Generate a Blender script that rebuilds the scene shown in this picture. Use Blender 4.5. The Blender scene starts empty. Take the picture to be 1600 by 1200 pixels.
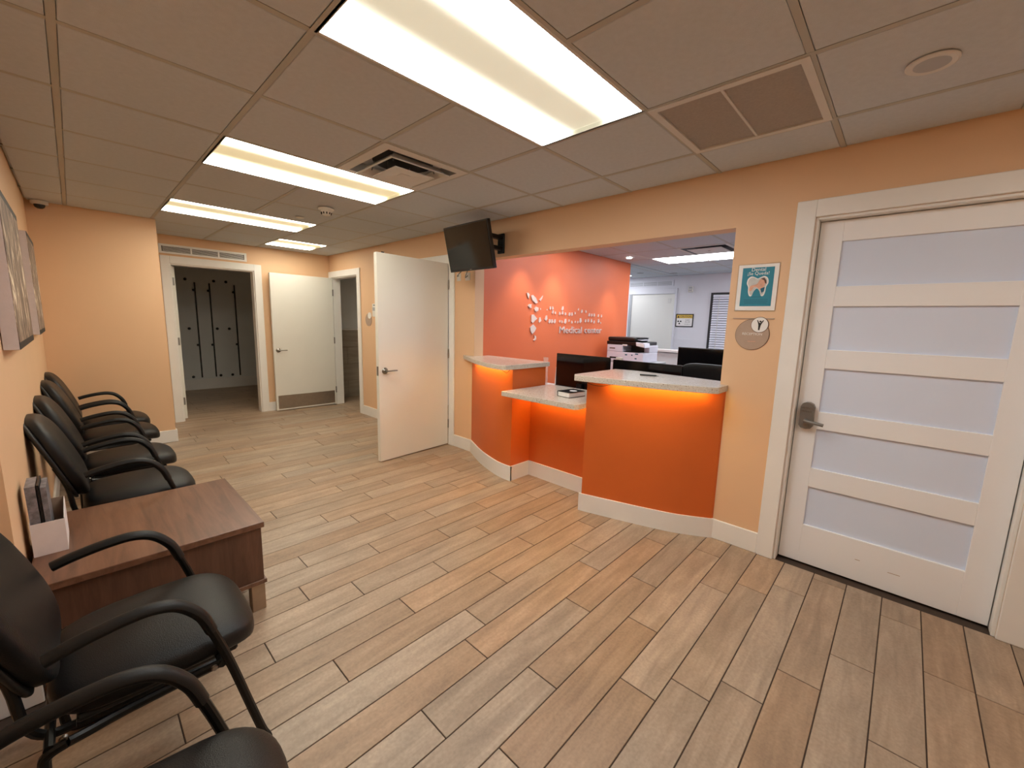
import bpy, bmesh, math, random
from mathutils import Vector, Matrix

random.seed(7)
sc = bpy.context.scene
COL = sc.collection
PI = math.pi

# ------------------------------------------------------------------ camera, world, exposure
H = 2.373                     # ceiling height
W = 2.233                     # face of the reception wall
yaw, pitch, roll = 0.8130, -0.1490, 0.0265
fwd = Vector((math.sin(yaw) * math.cos(pitch), math.cos(yaw) * math.cos(pitch), math.sin(pitch)))
rgt = Vector((math.cos(yaw), -math.sin(yaw), 0))
upv = rgt.cross(fwd)
r2 = rgt * math.cos(roll) + upv * math.sin(roll)
u2 = -rgt * math.sin(roll) + upv * math.cos(roll)
cam_data = bpy.data.cameras.new('camera')
cam = bpy.data.objects.new('camera', cam_data)
COL.objects.link(cam)
M = Matrix((r2, u2, -fwd)).transposed().to_4x4()
M.translation = Vector((-0.647, -1.586, 1.418))
cam.matrix_world = M
cam_data.sensor_width = 36.0
cam_data.lens = 645.54 * 36.0 / 1600.0
cam_data.clip_start = 0.02
sc.camera = cam

world = bpy.data.worlds.new('world')
sc.world = world
world.use_nodes = True
world.node_tree.nodes['Background'].inputs[0].default_value = (0.9, 0.95, 1, 1)
world.node_tree.nodes['Background'].inputs[1].default_value = 0.02

sc.view_settings.view_transform = 'Standard'
sc.view_settings.look = 'None'
sc.view_settings.gamma = 1.0
sc.view_settings.exposure = 0.30
sc.view_settings.use_curve_mapping = False
try:
    sc.cycles.use_denoising = True
    sc.cycles.use_light_tree = False
    sc.cycles.max_bounces = 7
    sc.cycles.diffuse_bounces = 5
    sc.cycles.glossy_bounces = 3
    sc.cycles.use_adaptive_sampling = True
    sc.cycles.adaptive_threshold = 0.03
    sc.cycles.caustics_reflective = False
    sc.cycles.caustics_refractive = False
    sc.cycles.sample_clamp_indirect = 6.0
except Exception:
    pass

ROOM_LIGHT = (1.0, 0.955, 0.82)      # warm tubes of the far lights
NEAR_LIGHT = (0.94, 0.985, 1.0)      # whiter tubes of the nearest light
ROOM_POWER = 12.5
OFFICE_LIGHT = (0.93, 0.95, 1.0)    # cool panels of the office
OFFICE_POWER = 11.0
STRIP_LIGHT = (1.0, 0.62, 0.15)     # strips under the counters
STRIP_POWER = 38.0

# ------------------------------------------------------------------ materials
def s2l(c):
    return tuple(((v / 255) / 12.92 if v / 255 <= 0.04045 else ((v / 255 + 0.055) / 1.055) ** 2.4) for v in c)

def newmat(name):
    m = bpy.data.materials.new(name)
    m.use_nodes = True
    nt = m.node_tree
    return m, nt, nt.nodes['Principled BSDF']

def N(nt, t, **kw):
    n = nt.nodes.new(t)
    for k, v in kw.items():
        setattr(n, k, v)
    return n

def paint(name, rgb, rough=0.6, var=0.03, scale=6.0, bump=0.04, bscale=220.0, metal=0.0, coat=0.0, spec=0.5):
    m, nt, b = newmat(name)
    c = s2l(rgb)
    tc = N(nt, 'ShaderNodeTexCoord')
    n = N(nt, 'ShaderNodeTexNoise')
    n.inputs['Scale'].default_value = scale
    n.inputs['Detail'].default_value = 3
    nt.links.new(tc.outputs['Object'], n.inputs['Vector'])
    r = N(nt, 'ShaderNodeValToRGB')
    r.color_ramp.elements[0].position = 0.3
    r.color_ramp.elements[1].position = 0.7
    r.color_ramp.elements[0].color = (*[v * (1 - var) for v in c], 1)
    r.color_ramp.elements[1].color = (*[min(1, v * (1 + var)) for v in c], 1)
    nt.links.new(n.outputs['Fac'], r.inputs['Fac'])
    nt.links.new(r.outputs['Color'], b.inputs['Base Color'])
    b.inputs['Roughness'].default_value = rough
    b.inputs['Metallic'].default_value = metal
    b.inputs['Specular IOR Level'].default_value = spec
    if coat:
        b.inputs['Coat Weight'].default_value = coat
        b.inputs['Coat Roughness'].default_value = 0.08
    if bump:
        n2 = N(nt, 'ShaderNodeTexNoise')
        n2.inputs['Scale'].default_value = bscale
        n2.inputs['Detail'].default_value = 2
        nt.links.new(tc.outputs['Object'], n2.inputs['Vector'])
        bp = N(nt, 'ShaderNodeBump')
        bp.inputs['Strength'].default_value = bump
        bp.inputs['Distance'].default_value = 0.01
        nt.links.new(n2.outputs['Fac'], bp.inputs['Height'])
        nt.links.new(bp.outputs['Normal'], b.inputs['Normal'])
    return m

def emit(name, rgb, strength):
    m, nt, b = newmat(name)
    b.inputs['Base Color'].default_value = (0.8, 0.8, 0.8, 1)
    b.inputs['Emission Color'].default_value = (*rgb, 1)
    b.inputs['Emission Strength'].default_value = strength
    b.inputs['Roughness'].default_value = 0.5
    try:
        m.cycles.emission_sampling = 'FRONT'
    except Exception:
        pass
    return m

def lens_mat(name, rgb, strength, mid_rgb, mid):
    """lens of a two-tube fixture: bright over the tubes near both long edges, dimmer between them"""
    m, nt, b = newmat(name)
    tc = N(nt, 'ShaderNodeTexCoord')
    sp = N(nt, 'ShaderNodeSeparateXYZ')
    nt.links.new(tc.outputs['Object'], sp.inputs[0])
    ab = N(nt, 'ShaderNodeMath', operation='ABSOLUTE')
    nt.links.new(sp.outputs['Y'], ab.inputs[0])
    mr = N(nt, 'ShaderNodeMapRange', interpolation_type='SMOOTHERSTEP')
    mr.inputs['From Min'].default_value = 0.02
    mr.inputs['From Max'].default_value = 0.285
    nt.links.new(ab.outputs[0], mr.inputs['Value'])
    pw = N(nt, 'ShaderNodeMath', operation='POWER')
    nt.links.new(mr.outputs[0], pw.inputs[0])
    pw.inputs[1].default_value = 1.9
    mx = N(nt, 'ShaderNodeMix', data_type='RGBA')
    nt.links.new(mr.outputs[0], mx.inputs[0])
    mx.inputs[6].default_value = (*mid_rgb, 1)
    mx.inputs[7].default_value = (*rgb, 1)
    st_ = N(nt, 'ShaderNodeMapRange')
    st_.inputs['To Min'].default_value = mid
    st_.inputs['To Max'].default_value = strength
    nt.links.new(pw.outputs[0], st_.inputs['Value'])
    b.inputs['Base Color'].default_value = (0.6, 0.6, 0.58, 1)
    nt.links.new(mx.outputs[2], b.inputs['Emission Color'])
    nt.links.new(st_.outputs[0], b.inputs['Emission Strength'])
    try:
        m.cycles.emission_sampling = 'FRONT'
    except Exception:
        pass
    return m

def wood(name, cols, axis='X', stretch=14.0, scale=2.4, rough=0.45, rand=True, bump=0.05, hv=0.22):
    """streaked wood grain along one local axis, each piece with its own shade and offset"""
    m, nt, b = newmat(name)
    tc = N(nt, 'ShaderNodeTexCoord')
    oi = N(nt, 'ShaderNodeObjectInfo')
    add = N(nt, 'ShaderNodeVectorMath', operation='MULTIPLY_ADD')
    comb = N(nt, 'ShaderNodeCombineXYZ')
    for i in range(3):
        nt.links.new(oi.outputs['Random'], comb.inputs[i])
    nt.links.new(comb.outputs[0], add.inputs[0])
    add.inputs[1].default_value = (37.0, 91.0, 53.0) if rand else (0, 0, 0)
    nt.links.new(tc.outputs['Object'], add.inputs[2])
    mp = N(nt, 'ShaderNodeMapping')
    s = [stretch] * 3
    s['XYZ'.index(axis)] = 1.0
    mp.inputs['Scale'].default_value = s
    nt.links.new(add.outputs[0], mp.inputs['Vector'])
    n = N(nt, 'ShaderNodeTexNoise')
    n.inputs['Scale'].default_value = scale
    n.inputs['Detail'].default_value = 6
    n.inputs['Roughness'].default_value = 0.6
    n.inputs['Distortion'].default_value = 0.6
    nt.links.new(mp.outputs[0], n.inputs['Vector'])
    r = N(nt, 'ShaderNodeValToRGB')
    r.color_ramp.elements[0].position = 0.28
    r.color_ramp.elements[1].position = 0.72
    r.color_ramp.elements[0].color = (*s2l(cols[0]), 1)
    r.color_ramp.elements[1].color = (*s2l(cols[2]), 1)
    e = r.color_ramp.elements.new(0.5)
    e.color = (*s2l(cols[1]), 1)
    nt.links.new(n.outputs['Fac'], r.inputs['Fac'])
    # soft cloudy blotches
    n3 = N(nt, 'ShaderNodeTexNoise')
    n3.inputs['Scale'].default_value = 5.0
    n3.inputs['Detail'].default_value = 3
    nt.links.new(add.outputs[0], n3.inputs['Vector'])
    mr = N(nt, 'ShaderNodeMapRange')
    mr.inputs['From Min'].default_value = 0.3
    mr.inputs['From Max'].default_value = 0.7
    mr.inputs['To Min'].default_value = 0.91
    mr.inputs['To Max'].default_value = 1.06
    nt.links.new(n3.outputs['Fac'], mr.inputs['Value'])
    mr2 = N(nt, 'ShaderNodeMapRange')
    mr2.inputs['To Min'].default_value = 1 - hv
    mr2.inputs['To Max'].default_value = 1 + hv * 0.5
    nt.links.new(oi.outputs['Random'], mr2.inputs['Value'])
    mul = N(nt, 'ShaderNodeMath', operation='MULTIPLY')
    nt.links.new(mr.outputs[0], mul.inputs[0])
    nt.links.new(mr2.outputs[0], mul.inputs[1])
    mx = N(nt, 'ShaderNodeVectorMath', operation='SCALE')
    nt.links.new(r.outputs['Color'], mx.inputs[0])
    nt.links.new(mul.outputs[0], mx.inputs['Scale'])
    if rand:
        fr = N(nt, 'ShaderNodeMath', operation='MULTIPLY')
        nt.links.new(oi.outputs['Random'], fr.inputs[0])
        fr.inputs[1].default_value = 17.31
        fr2 = N(nt, 'ShaderNodeMath', operation='FRACT')
        nt.links.new(fr.outputs[0], fr2.inputs[0])
        hs = N(nt, 'ShaderNodeHueSaturation')
        h1 = N(nt, 'ShaderNodeMapRange')
        h1.inputs['To Min'].default_value = 0.495
        h1.inputs['To Max'].default_value = 0.504
        nt.links.new(fr2.outputs[0], h1.inputs['Value'])
        h2 = N(nt, 'ShaderNodeMapRange')
        h2.inputs['To Min'].default_value = 1.22
        h2.inputs['To Max'].default_value = 0.85
        nt.links.new(fr2.outputs[0], h2.inputs['Value'])
        nt.links.new(h1.outputs[0], hs.inputs['Hue'])
        nt.links.new(h2.outputs[0], hs.inputs['Saturation'])
        sk = N(nt, 'ShaderNodeTexNoise')
        sk.inputs['Scale'].default_value = 90.0
        sk.inputs['Detail'].default_value = 3
        nt.links.new(add.outputs[0], sk.inputs['Vector'])
        sv = N(nt, 'ShaderNodeMapRange')
        sv.inputs['From Min'].default_value = 0.3
        sv.inputs['From Max'].default_value = 0.7
        sv.inputs['To Min'].default_value = 0.90
        sv.inputs['To Max'].default_value = 1.10
        nt.links.new(sk.outputs['Fac'], sv.inputs['Value'])
        nt.links.new(sv.outputs[0], hs.inputs['Value'])
        nt.links.new(mx.outputs[0], hs.inputs['Color'])
        nt.links.new(hs.outputs[0], b.inputs['Base Color'])
    else:
        nt.links.new(mx.outputs[0], b.inputs['Base Color'])
    b.inputs['Roughness'].default_value = rough
    bp = N(nt, 'ShaderNodeBump')
    bp.inputs['Strength'].default_value = bump
    bp.inputs['Distance'].default_value = 0.004
    nt.links.new(n.outputs['Fac'], bp.inputs['Height'])
    nt.links.new(bp.outputs['Normal'], b.inputs['Normal'])
    return m

def speckle(name, base, dark, light, rough=0.18):
    m, nt, b = newmat(name)
    tc = N(nt, 'ShaderNodeTexCoord')
    n = N(nt, 'ShaderNodeTexNoise')
    n.inputs['Scale'].default_value = 130
    n.inputs['Detail'].default_value = 2
    nt.links.new(tc.outputs['Object'], n.inputs['Vector'])
    r = N(nt, 'ShaderNodeValToRGB')
    r.color_ramp.elements[0].position = 0.30
    r.color_ramp.elements[0].color = (*s2l(dark), 1)
    r.color_ramp.elements[1].position = 0.72
    r.color_ramp.elements[1].color = (*s2l(light), 1)
    for p_ in (0.40, 0.60):
        e = r.color_ramp.elements.new(p_)
        e.color = (*s2l(base), 1)
    nt.links.new(n.outputs['Fac'], r.inputs['Fac'])
    nt.links.new(r.outputs['Color'], b.inputs['Base Color'])
    b.inputs['Roughness'].default_value = rough
    return m

def clear(name, rgb=(1, 1, 1), rough=0.05, alpha=0.3):
    m, nt, b = newmat(name)
    b.inputs['Base Color'].default_value = (*rgb, 1)
    b.inputs['Roughness'].default_value = rough
    b.inputs['Alpha'].default_value = alpha
    n = N(nt, 'ShaderNodeTexNoise')
    n.inputs['Scale'].default_value = 30
    mr = N(nt, 'ShaderNodeMapRange')
    mr.inputs['To Min'].default_value = rough * 0.7
    mr.inputs['To Max'].default_value = rough * 1.3
    nt.links.new(n.outputs['Fac'], mr.inputs['Value'])
    nt.links.new(mr.outputs[0], b.inputs['Roughness'])
    return m

MAT = dict(
    tan=paint('tan wall paint', (226, 188, 150), 0.55, 0.015, 2.0, 0.05, 260),
    white_wall=paint('white wall paint', (222, 222, 228), 0.6, 0.015, 2.0, 0.04, 260),
    grey_wall=paint('grey wall paint', (226, 230, 230), 0.6, 0.03, 2.0, 0.04, 260),
    orange_wall=paint('coral orange wall paint', (214, 108, 64), 0.5, 0.02, 2.0, 0.05, 260),
    orange=paint('burnt orange counter paint', (206, 100, 38), 0.45, 0.03, 3.0, 0.05, 260),
    trim=paint('white trim paint', (234, 233, 230), 0.4, 0.02, 5.0, 0.01, 150),
    leaf=paint('white door paint', (230, 229, 222), 0.38, 0.012, 3.0, 0.015, 120),
    leaf_near=paint('white panelled door paint', (238, 239, 242), 0.4, 0.012, 3.0, 0.01, 120),
    tile=paint('white mineral fibre', (198, 204, 210), 0.9, 0.03, 40.0, 0.25, 500, spec=0.2),
    tee=paint('white grid metal', (210, 208, 204), 0.5, 0.02, 8.0, 0.0),
    grid=paint('grey white grid metal', (176, 174, 166), 0.5, 0.02, 8.0, 0.0),
    grout=paint('dark grout', (66, 52, 43), 0.9, 0.1, 30.0, 0.1, 300),
    plank=wood('wood look porcelain', ((146, 127, 109), (165, 144, 123), (181, 160, 138)), 'X', 8.0, 2.4, 0.45, True, 0.04, 0.13),
    plank_field=wood('wood look porcelain far', ((150, 122, 98), (176, 148, 121), (196, 170, 143)), 'X', 9.0, 2.2, 0.42, True, 0.05, 0.1),
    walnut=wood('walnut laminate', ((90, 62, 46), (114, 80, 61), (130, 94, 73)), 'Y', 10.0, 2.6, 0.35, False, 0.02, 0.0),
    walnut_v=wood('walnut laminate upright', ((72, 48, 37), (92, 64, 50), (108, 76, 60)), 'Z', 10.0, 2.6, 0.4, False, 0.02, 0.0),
    quartz=speckle('speckled quartz', (208, 200, 188), (136, 120, 104), (230, 224, 214)),
    leather=paint('black leather', (17, 17, 19), 0.40, 0.12, 12.0, 0.18, 420, spec=0.32),
    leather_edge=paint('black leather shell', (17, 17, 18), 0.5, 0.1, 12.0, 0.1, 300),
    blackmetal=paint('black powder coated steel', (12, 12, 12), 0.38, 0.1, 20.0, 0.05, 500, spec=0.3),
    rubber=paint('black soft arm pad', (15, 15, 15), 0.5, 0.08, 25.0, 0.1, 600, spec=0.35),
    black=paint('black plastic', (16, 16, 17), 0.35, 0.1, 10.0, 0.02, 400),
    screen=paint('dark screen glass', (22, 23, 22), 0.12, 0.02, 2.0, 0.0),
    gloss=paint('gloss black plastic', (12, 11, 12), 0.1, 0.02, 2.0, 0.0),
    steel=paint('brushed steel', (176, 168, 158), 0.34, 0.05, 30.0, 0.03, 300, metal=1.0),
    nickel=paint('satin nickel', (150, 146, 140), 0.28, 0.04, 30.0, 0.0, metal=1.0),
    darknickel=paint('dark satin nickel', (134, 131, 128), 0.35, 0.05, 30.0, 0.0, metal=0.6),
    legmetal=paint('champagne metal leg', (170, 150, 130), 0.4, 0.04, 30.0, 0.02, 300, metal=0.7),
    frost=paint('frosted glass', (216, 228, 250), 0.16, 0.015, 3.0, 0.0, coat=0.3),
    paper=paint('white paper', (236, 234, 232), 0.7, 0.02, 20.0, 0.0),
    card=paint('white cardboard', (224, 218, 220), 0.6, 0.03, 20.0, 0.02, 200),
    cardin=paint('kraft cardboard inside', (150, 128, 110), 0.8, 0.05, 20.0, 0.05, 200),
    plastic=paint('white plastic', (222, 220, 214), 0.45, 0.02, 20.0, 0.0),
    plastic_cool=paint('cool white plastic', (226, 226, 238), 0.45, 0.02, 20.0, 0.0),
    grille=paint('grille mesh', (168, 160, 152), 0.7, 0.06, 90.0, 0.4, 700),
    ventgrey=paint('vent grey', (170, 172, 176), 0.5, 0.03, 20.0, 0.0),
    dark=paint('dark cavity', (22, 22, 24), 0.8, 0.1, 10.0, 0.0),
    duct=paint('duct grey', (96, 100, 104), 0.6, 0.1, 10.0, 0.0),
    canvas=paint('canvas edge', (206, 198, 200), 0.8, 0.03, 40.0, 0.15, 500),
    teal=paint('teal print', (34, 128, 152), 0.6, 0.03, 30.0, 0.0),
    teal_dark=paint('dark teal print', (24, 92, 116), 0.6, 0.03, 30.0, 0.0),
    skin=paint('skin tone print', (214, 164, 140), 0.6, 0.12, 60.0, 0.0),
    grey_print=paint('grey print', (196, 198, 196), 0.6, 0.06, 60.0, 0.0),
    brown_print=paint('brown print', (92, 62, 48), 0.6, 0.1, 60.0, 0.0),
    ink=paint('black ink', (24, 22, 22), 0.6, 0.05, 20.0, 0.0),
    taupe=paint('taupe sign', (176, 152, 134), 0.45, 0.03, 30.0, 0.0),
    yellow=paint('yellow sign', (214, 178, 84), 0.5, 0.05, 30.0, 0.0),
    letter=paint('brushed aluminium letters', (226, 206, 198), 0.35, 0.04, 40.0, 0.0, metal=0.35),
    tilewall=wood('grey wall tile', ((150, 140, 124), (164, 154, 138), (178, 168, 152)), 'X', 8.0, 2.0, 0.4, False, 0.02, 0.0),
    bookcloth=paint('black book cloth', (14, 14, 15), 0.85, 0.1, 40.0, 0.1, 500, spec=0.05),
    wire=paint('dark cable', (60, 34, 14), 0.6, 0.1, 20.0, 0.0),
    acrylic=clear('clear acrylic', (0.95, 0.92, 0.92), 0.05, 0.28),
    film=clear('thin clear film', (0.95, 0.95, 0.95), 0.1, 0.05),
    blind=paint('white blind slat', (224, 226, 236), 0.5, 0.03, 20.0, 0.0),
    rail=paint('dark rail', (40, 42, 44), 0.5, 0.05, 20.0, 0.0),
    magazine=paint('magazine covers', (120, 118, 124), 0.35, 0.5, 45.0, 0.0),
    lamp=lens_mat('lamp lens', ROOM_LIGHT, ROOM_POWER * 1.85, (1.0, 0.80, 0.42), 0.45),
    lamp_near=lens_mat('near lamp lens', NEAR_LIGHT, ROOM_POWER * 2.15, (1.0, 0.92, 0.66), 0.40),
    lamp_dim=lens_mat('dim lamp lens', (1.0, 0.97, 0.90), ROOM_POWER * 1.0, (1.0, 0.92, 0.66), 0.40),  # output turned down so the near floor and door stay darker
    lamp_office=emit('office lamp lens', OFFICE_LIGHT, OFFICE_POWER),
    lamp_spot=emit('downlight lens', (1.0, 0.95, 0.88), 30.0),
    strip=emit('under counter strip', STRIP_LIGHT, STRIP_POWER),
)

def photo_art(name, cols, scale):
    m, nt, b = newmat(name)
    tc = N(nt, 'ShaderNodeTexCoord')
    mp = N(nt, 'ShaderNodeMapping')
    mp.inputs['Scale'].default_value = (1, 1.8, 0.8)
    nt.links.new(tc.outputs['Object'], mp.inputs['Vector'])
    n = N(nt, 'ShaderNodeTexNoise')
    n.inputs['Scale'].default_value = scale
    n.inputs['Detail'].default_value = 8
    n.inputs['Roughness'].default_value = 0.65
    n.inputs['Distortion'].default_value = 1.4
    nt.links.new(mp.outputs[0], n.inputs['Vector'])
    r = N(nt, 'ShaderNodeValToRGB')
    r.color_ramp.elements[0].position = 0.30
    r.color_ramp.elements[1].position = 0.66
    r.color_ramp.elements[0].color = (*s2l(cols[0]), 1)
    r.color_ramp.elements[1].color = (*s2l(cols[3]), 1)
    for p_, c in ((0.46, cols[1]), (0.56, cols[2])):
        e = r.color_ramp.elements.new(p_)
        e.color = (*s2l(c), 1)
    nt.links.new(n.outputs['Fac'], r.inputs['Fac'])
    nt.links.new(r.outputs['Color'], b.inputs['Base Color'])
    b.inputs['Roughness'].default_value = 0.6
    return m
MAT['art'] = photo_art('sepia photo print', ((58, 48, 44), (112, 94, 82), (160, 138, 118), (244, 232, 210)), 5.0)

# ------------------------------------------------------------------ geometry helpers
def bm_new():
    return bmesh.new()

def box(bm, x0, x1, y0, y1, z0, z1, bev=0.0, seg=1):
    vs = [bm.verts.new(c) for c in ((x0, y0, z0), (x1, y0, z0), (x1, y1, z0), (x0, y1, z0), (x0, y0, z1), (x1, y0, z1), (x1, y1, z1), (x0, y1, z1))]
    fs = [bm.faces.new([vs[i] for i in f]) for f in ((0, 3, 2, 1), (4, 5, 6, 7), (0, 1, 5, 4), (1, 2, 6, 5), (2, 3, 7, 6), (3, 0, 4, 7))]
    if bev > 0:
        es = list({e for f in fs for e in f.edges})
        bmesh.ops.bevel(bm, geom=es, offset=bev, segments=seg, affect='EDGES', profile=0.5)
    return bm

def B(x0, x1, y0, y1, z0, z1, bev=0.0, seg=1):
    return box(bm_new(), min(x0, x1), max(x0, x1), min(y0, y1), max(y0, y1), min(z0, z1), max(z0, z1), bev, seg)

def prism(bm, pts, z0, z1, bev=0.0):
    """extrude a plan outline (counter-clockwise) from z0 to z1"""
    lo = [bm.verts.new((x, y, z0)) for x, y in pts]
    hi = [bm.verts.new((x, y, z1)) for x, y in pts]
    n = len(pts)
    f1 = bm.faces.new(list(reversed(lo)))
    f2 = bm.faces.new(hi)
    for i in range(n):
        bm.faces.new((lo[i], lo[(i + 1) % n], hi[(i + 1) % n], hi[i]))
    bmesh.ops.recalc_face_normals(bm, faces=bm.faces[:])
    if bev:
        es = list(set(f1.edges[:] + f2.edges[:]))
        bmesh.ops.bevel(bm, geom=es, offset=bev, segments=2, affect='EDGES', profile=0.5)
    return bm

def spline(pts, n=6, closed=False):
    """Catmull-Rom through the points"""
    P = [Vector(p) for p in pts]
    out = []
    m = len(P)
    rng = range(m) if closed else range(m - 1)
    for i in rng:
        if closed:
            a, b_, c, d = P[(i - 1) % m], P[i], P[(i + 1) % m], P[(i + 2) % m]
        else:
            a, b_, c, d = P[max(i - 1, 0)], P[i], P[i + 1], P[min(i + 2, m - 1)]
        for k in range(n):
            t = k / n
            out.append(0.5 * ((2 * b_) + (-a + c) * t + (2 * a - 5 * b_ + 4 * c - d) * t * t + (-a + 3 * b_ - 3 * c + d) * t ** 3))
    if not closed:
        out.append(P[-1])
    return out

def tube(bm, pts, r, seg=10, closed=False, ry=None):
    """sweep a circle (or ellipse r x ry) along the points"""
    P = [Vector(p) for p in pts]
    n = len(P)
    rings = []
    ref = None
    for i in range(n):
        if closed:
            t = (P[(i + 1) % n] - P[(i - 1) % n]).normalized()
        else:
            t = (P[min(i + 1, n - 1)] - P[max(i - 1, 0)]).normalized()
        if ref is None:
            ref = Vector((0, 1, 0)) if abs(t.y) < 0.9 else Vector((1, 0, 0))
        a = (ref - t * ref.dot(t)).normalized()
        ref = a
        c = t.cross(a)
        ring = []
        for k in range(seg):
            th = 2 * PI * k / seg
            ring.append(bm.verts.new(P[i] + a * math.cos(th) * r + c * math.sin(th) * (ry or r)))
        rings.append(ring)
    m = n if closed else n - 1
    for i in range(m):
        A, C = rings[i], rings[(i + 1) % n]
        for k in range(seg):
            bm.faces.new((A[k], A[(k + 1) % seg], C[(k + 1) % seg], C[k]))
    if not closed:
        bm.faces.new(list(reversed(rings[0])))
        bm.faces.new(rings[-1])
    bmesh.ops.recalc_face_normals(bm, faces=bm.faces[:])
    return bm

def T(pts, r, seg=10, closed=False, ry=None):
    return tube(bm_new(), pts, r, seg, closed, ry)

def lathe(profile, seg=28, axis='Z', at=(0, 0, 0), flip=1):
    """turn (radius, height) pairs about an axis through at"""
    bm = bm_new()
    rings = []
    for r, h in profile:
        ring = []
        if r < 1e-5:
            ring = [bm.verts.new((0, 0, h))]
        else:
            ring = [bm.verts.new((r * math.cos(2 * PI * k / seg), r * math.sin(2 * PI * k / seg), h)) for k in range(seg)]
        rings.append(ring)
    for A, C in zip(rings, rings[1:]):
        if len(A) == 1 and len(C) == 1:
            continue
        for k in range(seg):
            k2 = (k + 1) % seg
            if len(A) == 1:
                bm.faces.new((A[0], C[k], C[k2]))
            elif len(C) == 1:
                bm.faces.new((A[k], A[k2], C[0]))
            else:
                bm.faces.new((A[k], A[k2], C[k2], C[k]))
    if len(rings[0]) > 1:
        bm.faces.new(list(reversed(rings[0])))
    if len(rings[-1]) > 1:
        bm.faces.new(rings[-1])
    if axis == 'X':
        bmesh.ops.rotate(bm, verts=bm.verts[:], cent=(0, 0, 0), matrix=Matrix.Rotation(PI / 2 * flip, 3, 'Y'))
    elif axis == 'Y':
        bmesh.ops.rotate(bm, verts=bm.verts[:], cent=(0, 0, 0), matrix=Matrix.Rotation(-PI / 2 * flip, 3, 'X'))
    bmesh.ops.translate(bm, verts=bm.verts[:], vec=at)
    bmesh.ops.recalc_face_normals(bm, faces=bm.faces[:])
    return bm

def pillow(hx, hy, hz, ex=0.35, ez=0.5, nu=36, nv=18, deform=None):
    """rounded cushion (superellipsoid), bent by deform(x, y, z)"""
    bm = bm_new()
    sg = lambda v, e: math.copysign(abs(v) ** e, v)
    rows = []
    for j in range(nv + 1):
        ph = -PI / 2 + PI * j / nv
        row = []
        for i in range(nu):
            th = 2 * PI * i / nu
            cx = sg(math.cos(ph), ez)
            x = hx * cx * sg(math.cos(th), ex)
            y = hy * cx * sg(math.sin(th), ex)
            z = hz * sg(math.sin(ph), ez)
            p_ = (x, y, z)
            row.append(bm.verts.new(deform(*p_) if deform else p_))
            if j in (0, nv):
                break
        rows.append(row)
    for A, C in zip(rows, rows[1:]):
        for i in range(nu):
            i2 = (i + 1) % nu
            if len(A) == 1:
                bm.faces.new((A[0], C[i2], C[i]))
            elif len(C) == 1:
                bm.faces.new((A[i], A[i2], C[0]))
            else:
                bm.faces.new((A[i], A[i2], C[i2], C[i]))
    bmesh.ops.recalc_face_normals(bm, faces=bm.faces[:])
    return bm

def plate(outline, thick, plane='X', at=0.0, side=-1):
    """a flat shape (list of (a, b)) of some thickness; plane X: (y, z) at x=at growing towards side"""
    bm = bm_new()
    def v(a, b_, d):
        return (at + d, a, b_) if plane == 'X' else ((a, at + d, b_) if plane == 'Y' else (a, b_, at + d))
    A = [bm.verts.new(v(a, b_, 0)) for a, b_ in outline]
    C = [bm.verts.new(v(a, b_, thick * side)) for a, b_ in outline]
    n = len(A)
    bm.faces.new(A)
    bm.faces.new(list(reversed(C)))
    for i in range(n):
        bm.faces.new((A[i], C[i], C[(i + 1) % n], A[(i + 1) % n]))
    bmesh.ops.recalc_face_normals(bm, faces=bm.faces[:])
    return bm

def disc_pts(cx, cy, rx, ry=None, n=40):
    ry = ry or rx
    return [(cx + rx * math.cos(2 * PI * k / n), cy + ry * math.sin(2 * PI * k / n)) for k in range(n)]

def merge(*bms):
    out = bm_new()
    for b_ in bms:
        me = bpy.data.meshes.new('tmp')
        b_.to_mesh(me)
        b_.free()
        out.from_mesh(me)
        bpy.data.meshes.remove(me)
    return out

def worldpos(o):
    p_ = Vector((0, 0, 0))
    while o is not None:
        p_ += o.location
        o = o.parent
    return p_

def obj(name, bm, mat, parent=None, smooth=False, angle=0.6):
    """one mesh object; vertices are given in world space (or in the space of an unplaced parent)"""
    if parent is None:
        xs = [v.co for v in bm.verts]
        base = Vector(((min(c.x for c in xs) + max(c.x for c in xs)) / 2, (min(c.y for c in xs) + max(c.y for c in xs)) / 2, min(c.z for c in xs)))
    else:
        base = Vector((0, 0, 0))
    off = base if parent is None else worldpos(parent)
    bmesh.ops.translate(bm, verts=bm.verts[:], vec=-off)
    me = bpy.data.meshes.new(name)
    if smooth:
        for f in bm.faces:
            f.smooth = True
        for e in bm.edges:
            if len(e.link_faces) == 2 and e.calc_face_angle(0) > angle:
                e.smooth = False
    bm.to_mesh(me)
    bm.free()
    me.materials.append(MAT[mat] if isinstance(mat, str) else mat)
    o = bpy.data.objects.new(name, me)
    COL.objects.link(o)
    o.location = base
    o.parent = parent
    return o

def share(name, src, loc, parent):
    """another piece with the same mesh data"""
    o = bpy.data.objects.new(name, src.data)
    COL.objects.link(o)
    o.location = loc
    o.parent = parent
    return o

def tag(o, label, cat, group=None, kind=None):
    o['label'] = label
    o['category'] = cat
    if group:
        o['group'] = group
    if kind:
        o['kind'] = kind
    return o

def thing(name, label, cat, loc=(0, 0, 0), group=None, kind=None):
    o = bpy.data.objects.new(name, None)
    o.empty_display_size = 0.1
    COL.objects.link(o)
    o.location = loc
    return tag(o, label, cat, group, kind)

def struct(name, bm, mat, label=None, cat=None, smooth=False):
    o = obj(name, bm, mat, None, smooth)
    o['kind'] = 'structure'
    if label:
        o['label'] = label
        o['category'] = cat or 'wall'
    return o

def copy_tree(o, parent=None):
    c = o.copy()
    COL.objects.link(c)
    c.parent = parent
    for ch in [k for k in bpy.data.objects if k.parent == o]:
        copy_tree(ch, c)
    return c

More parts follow.
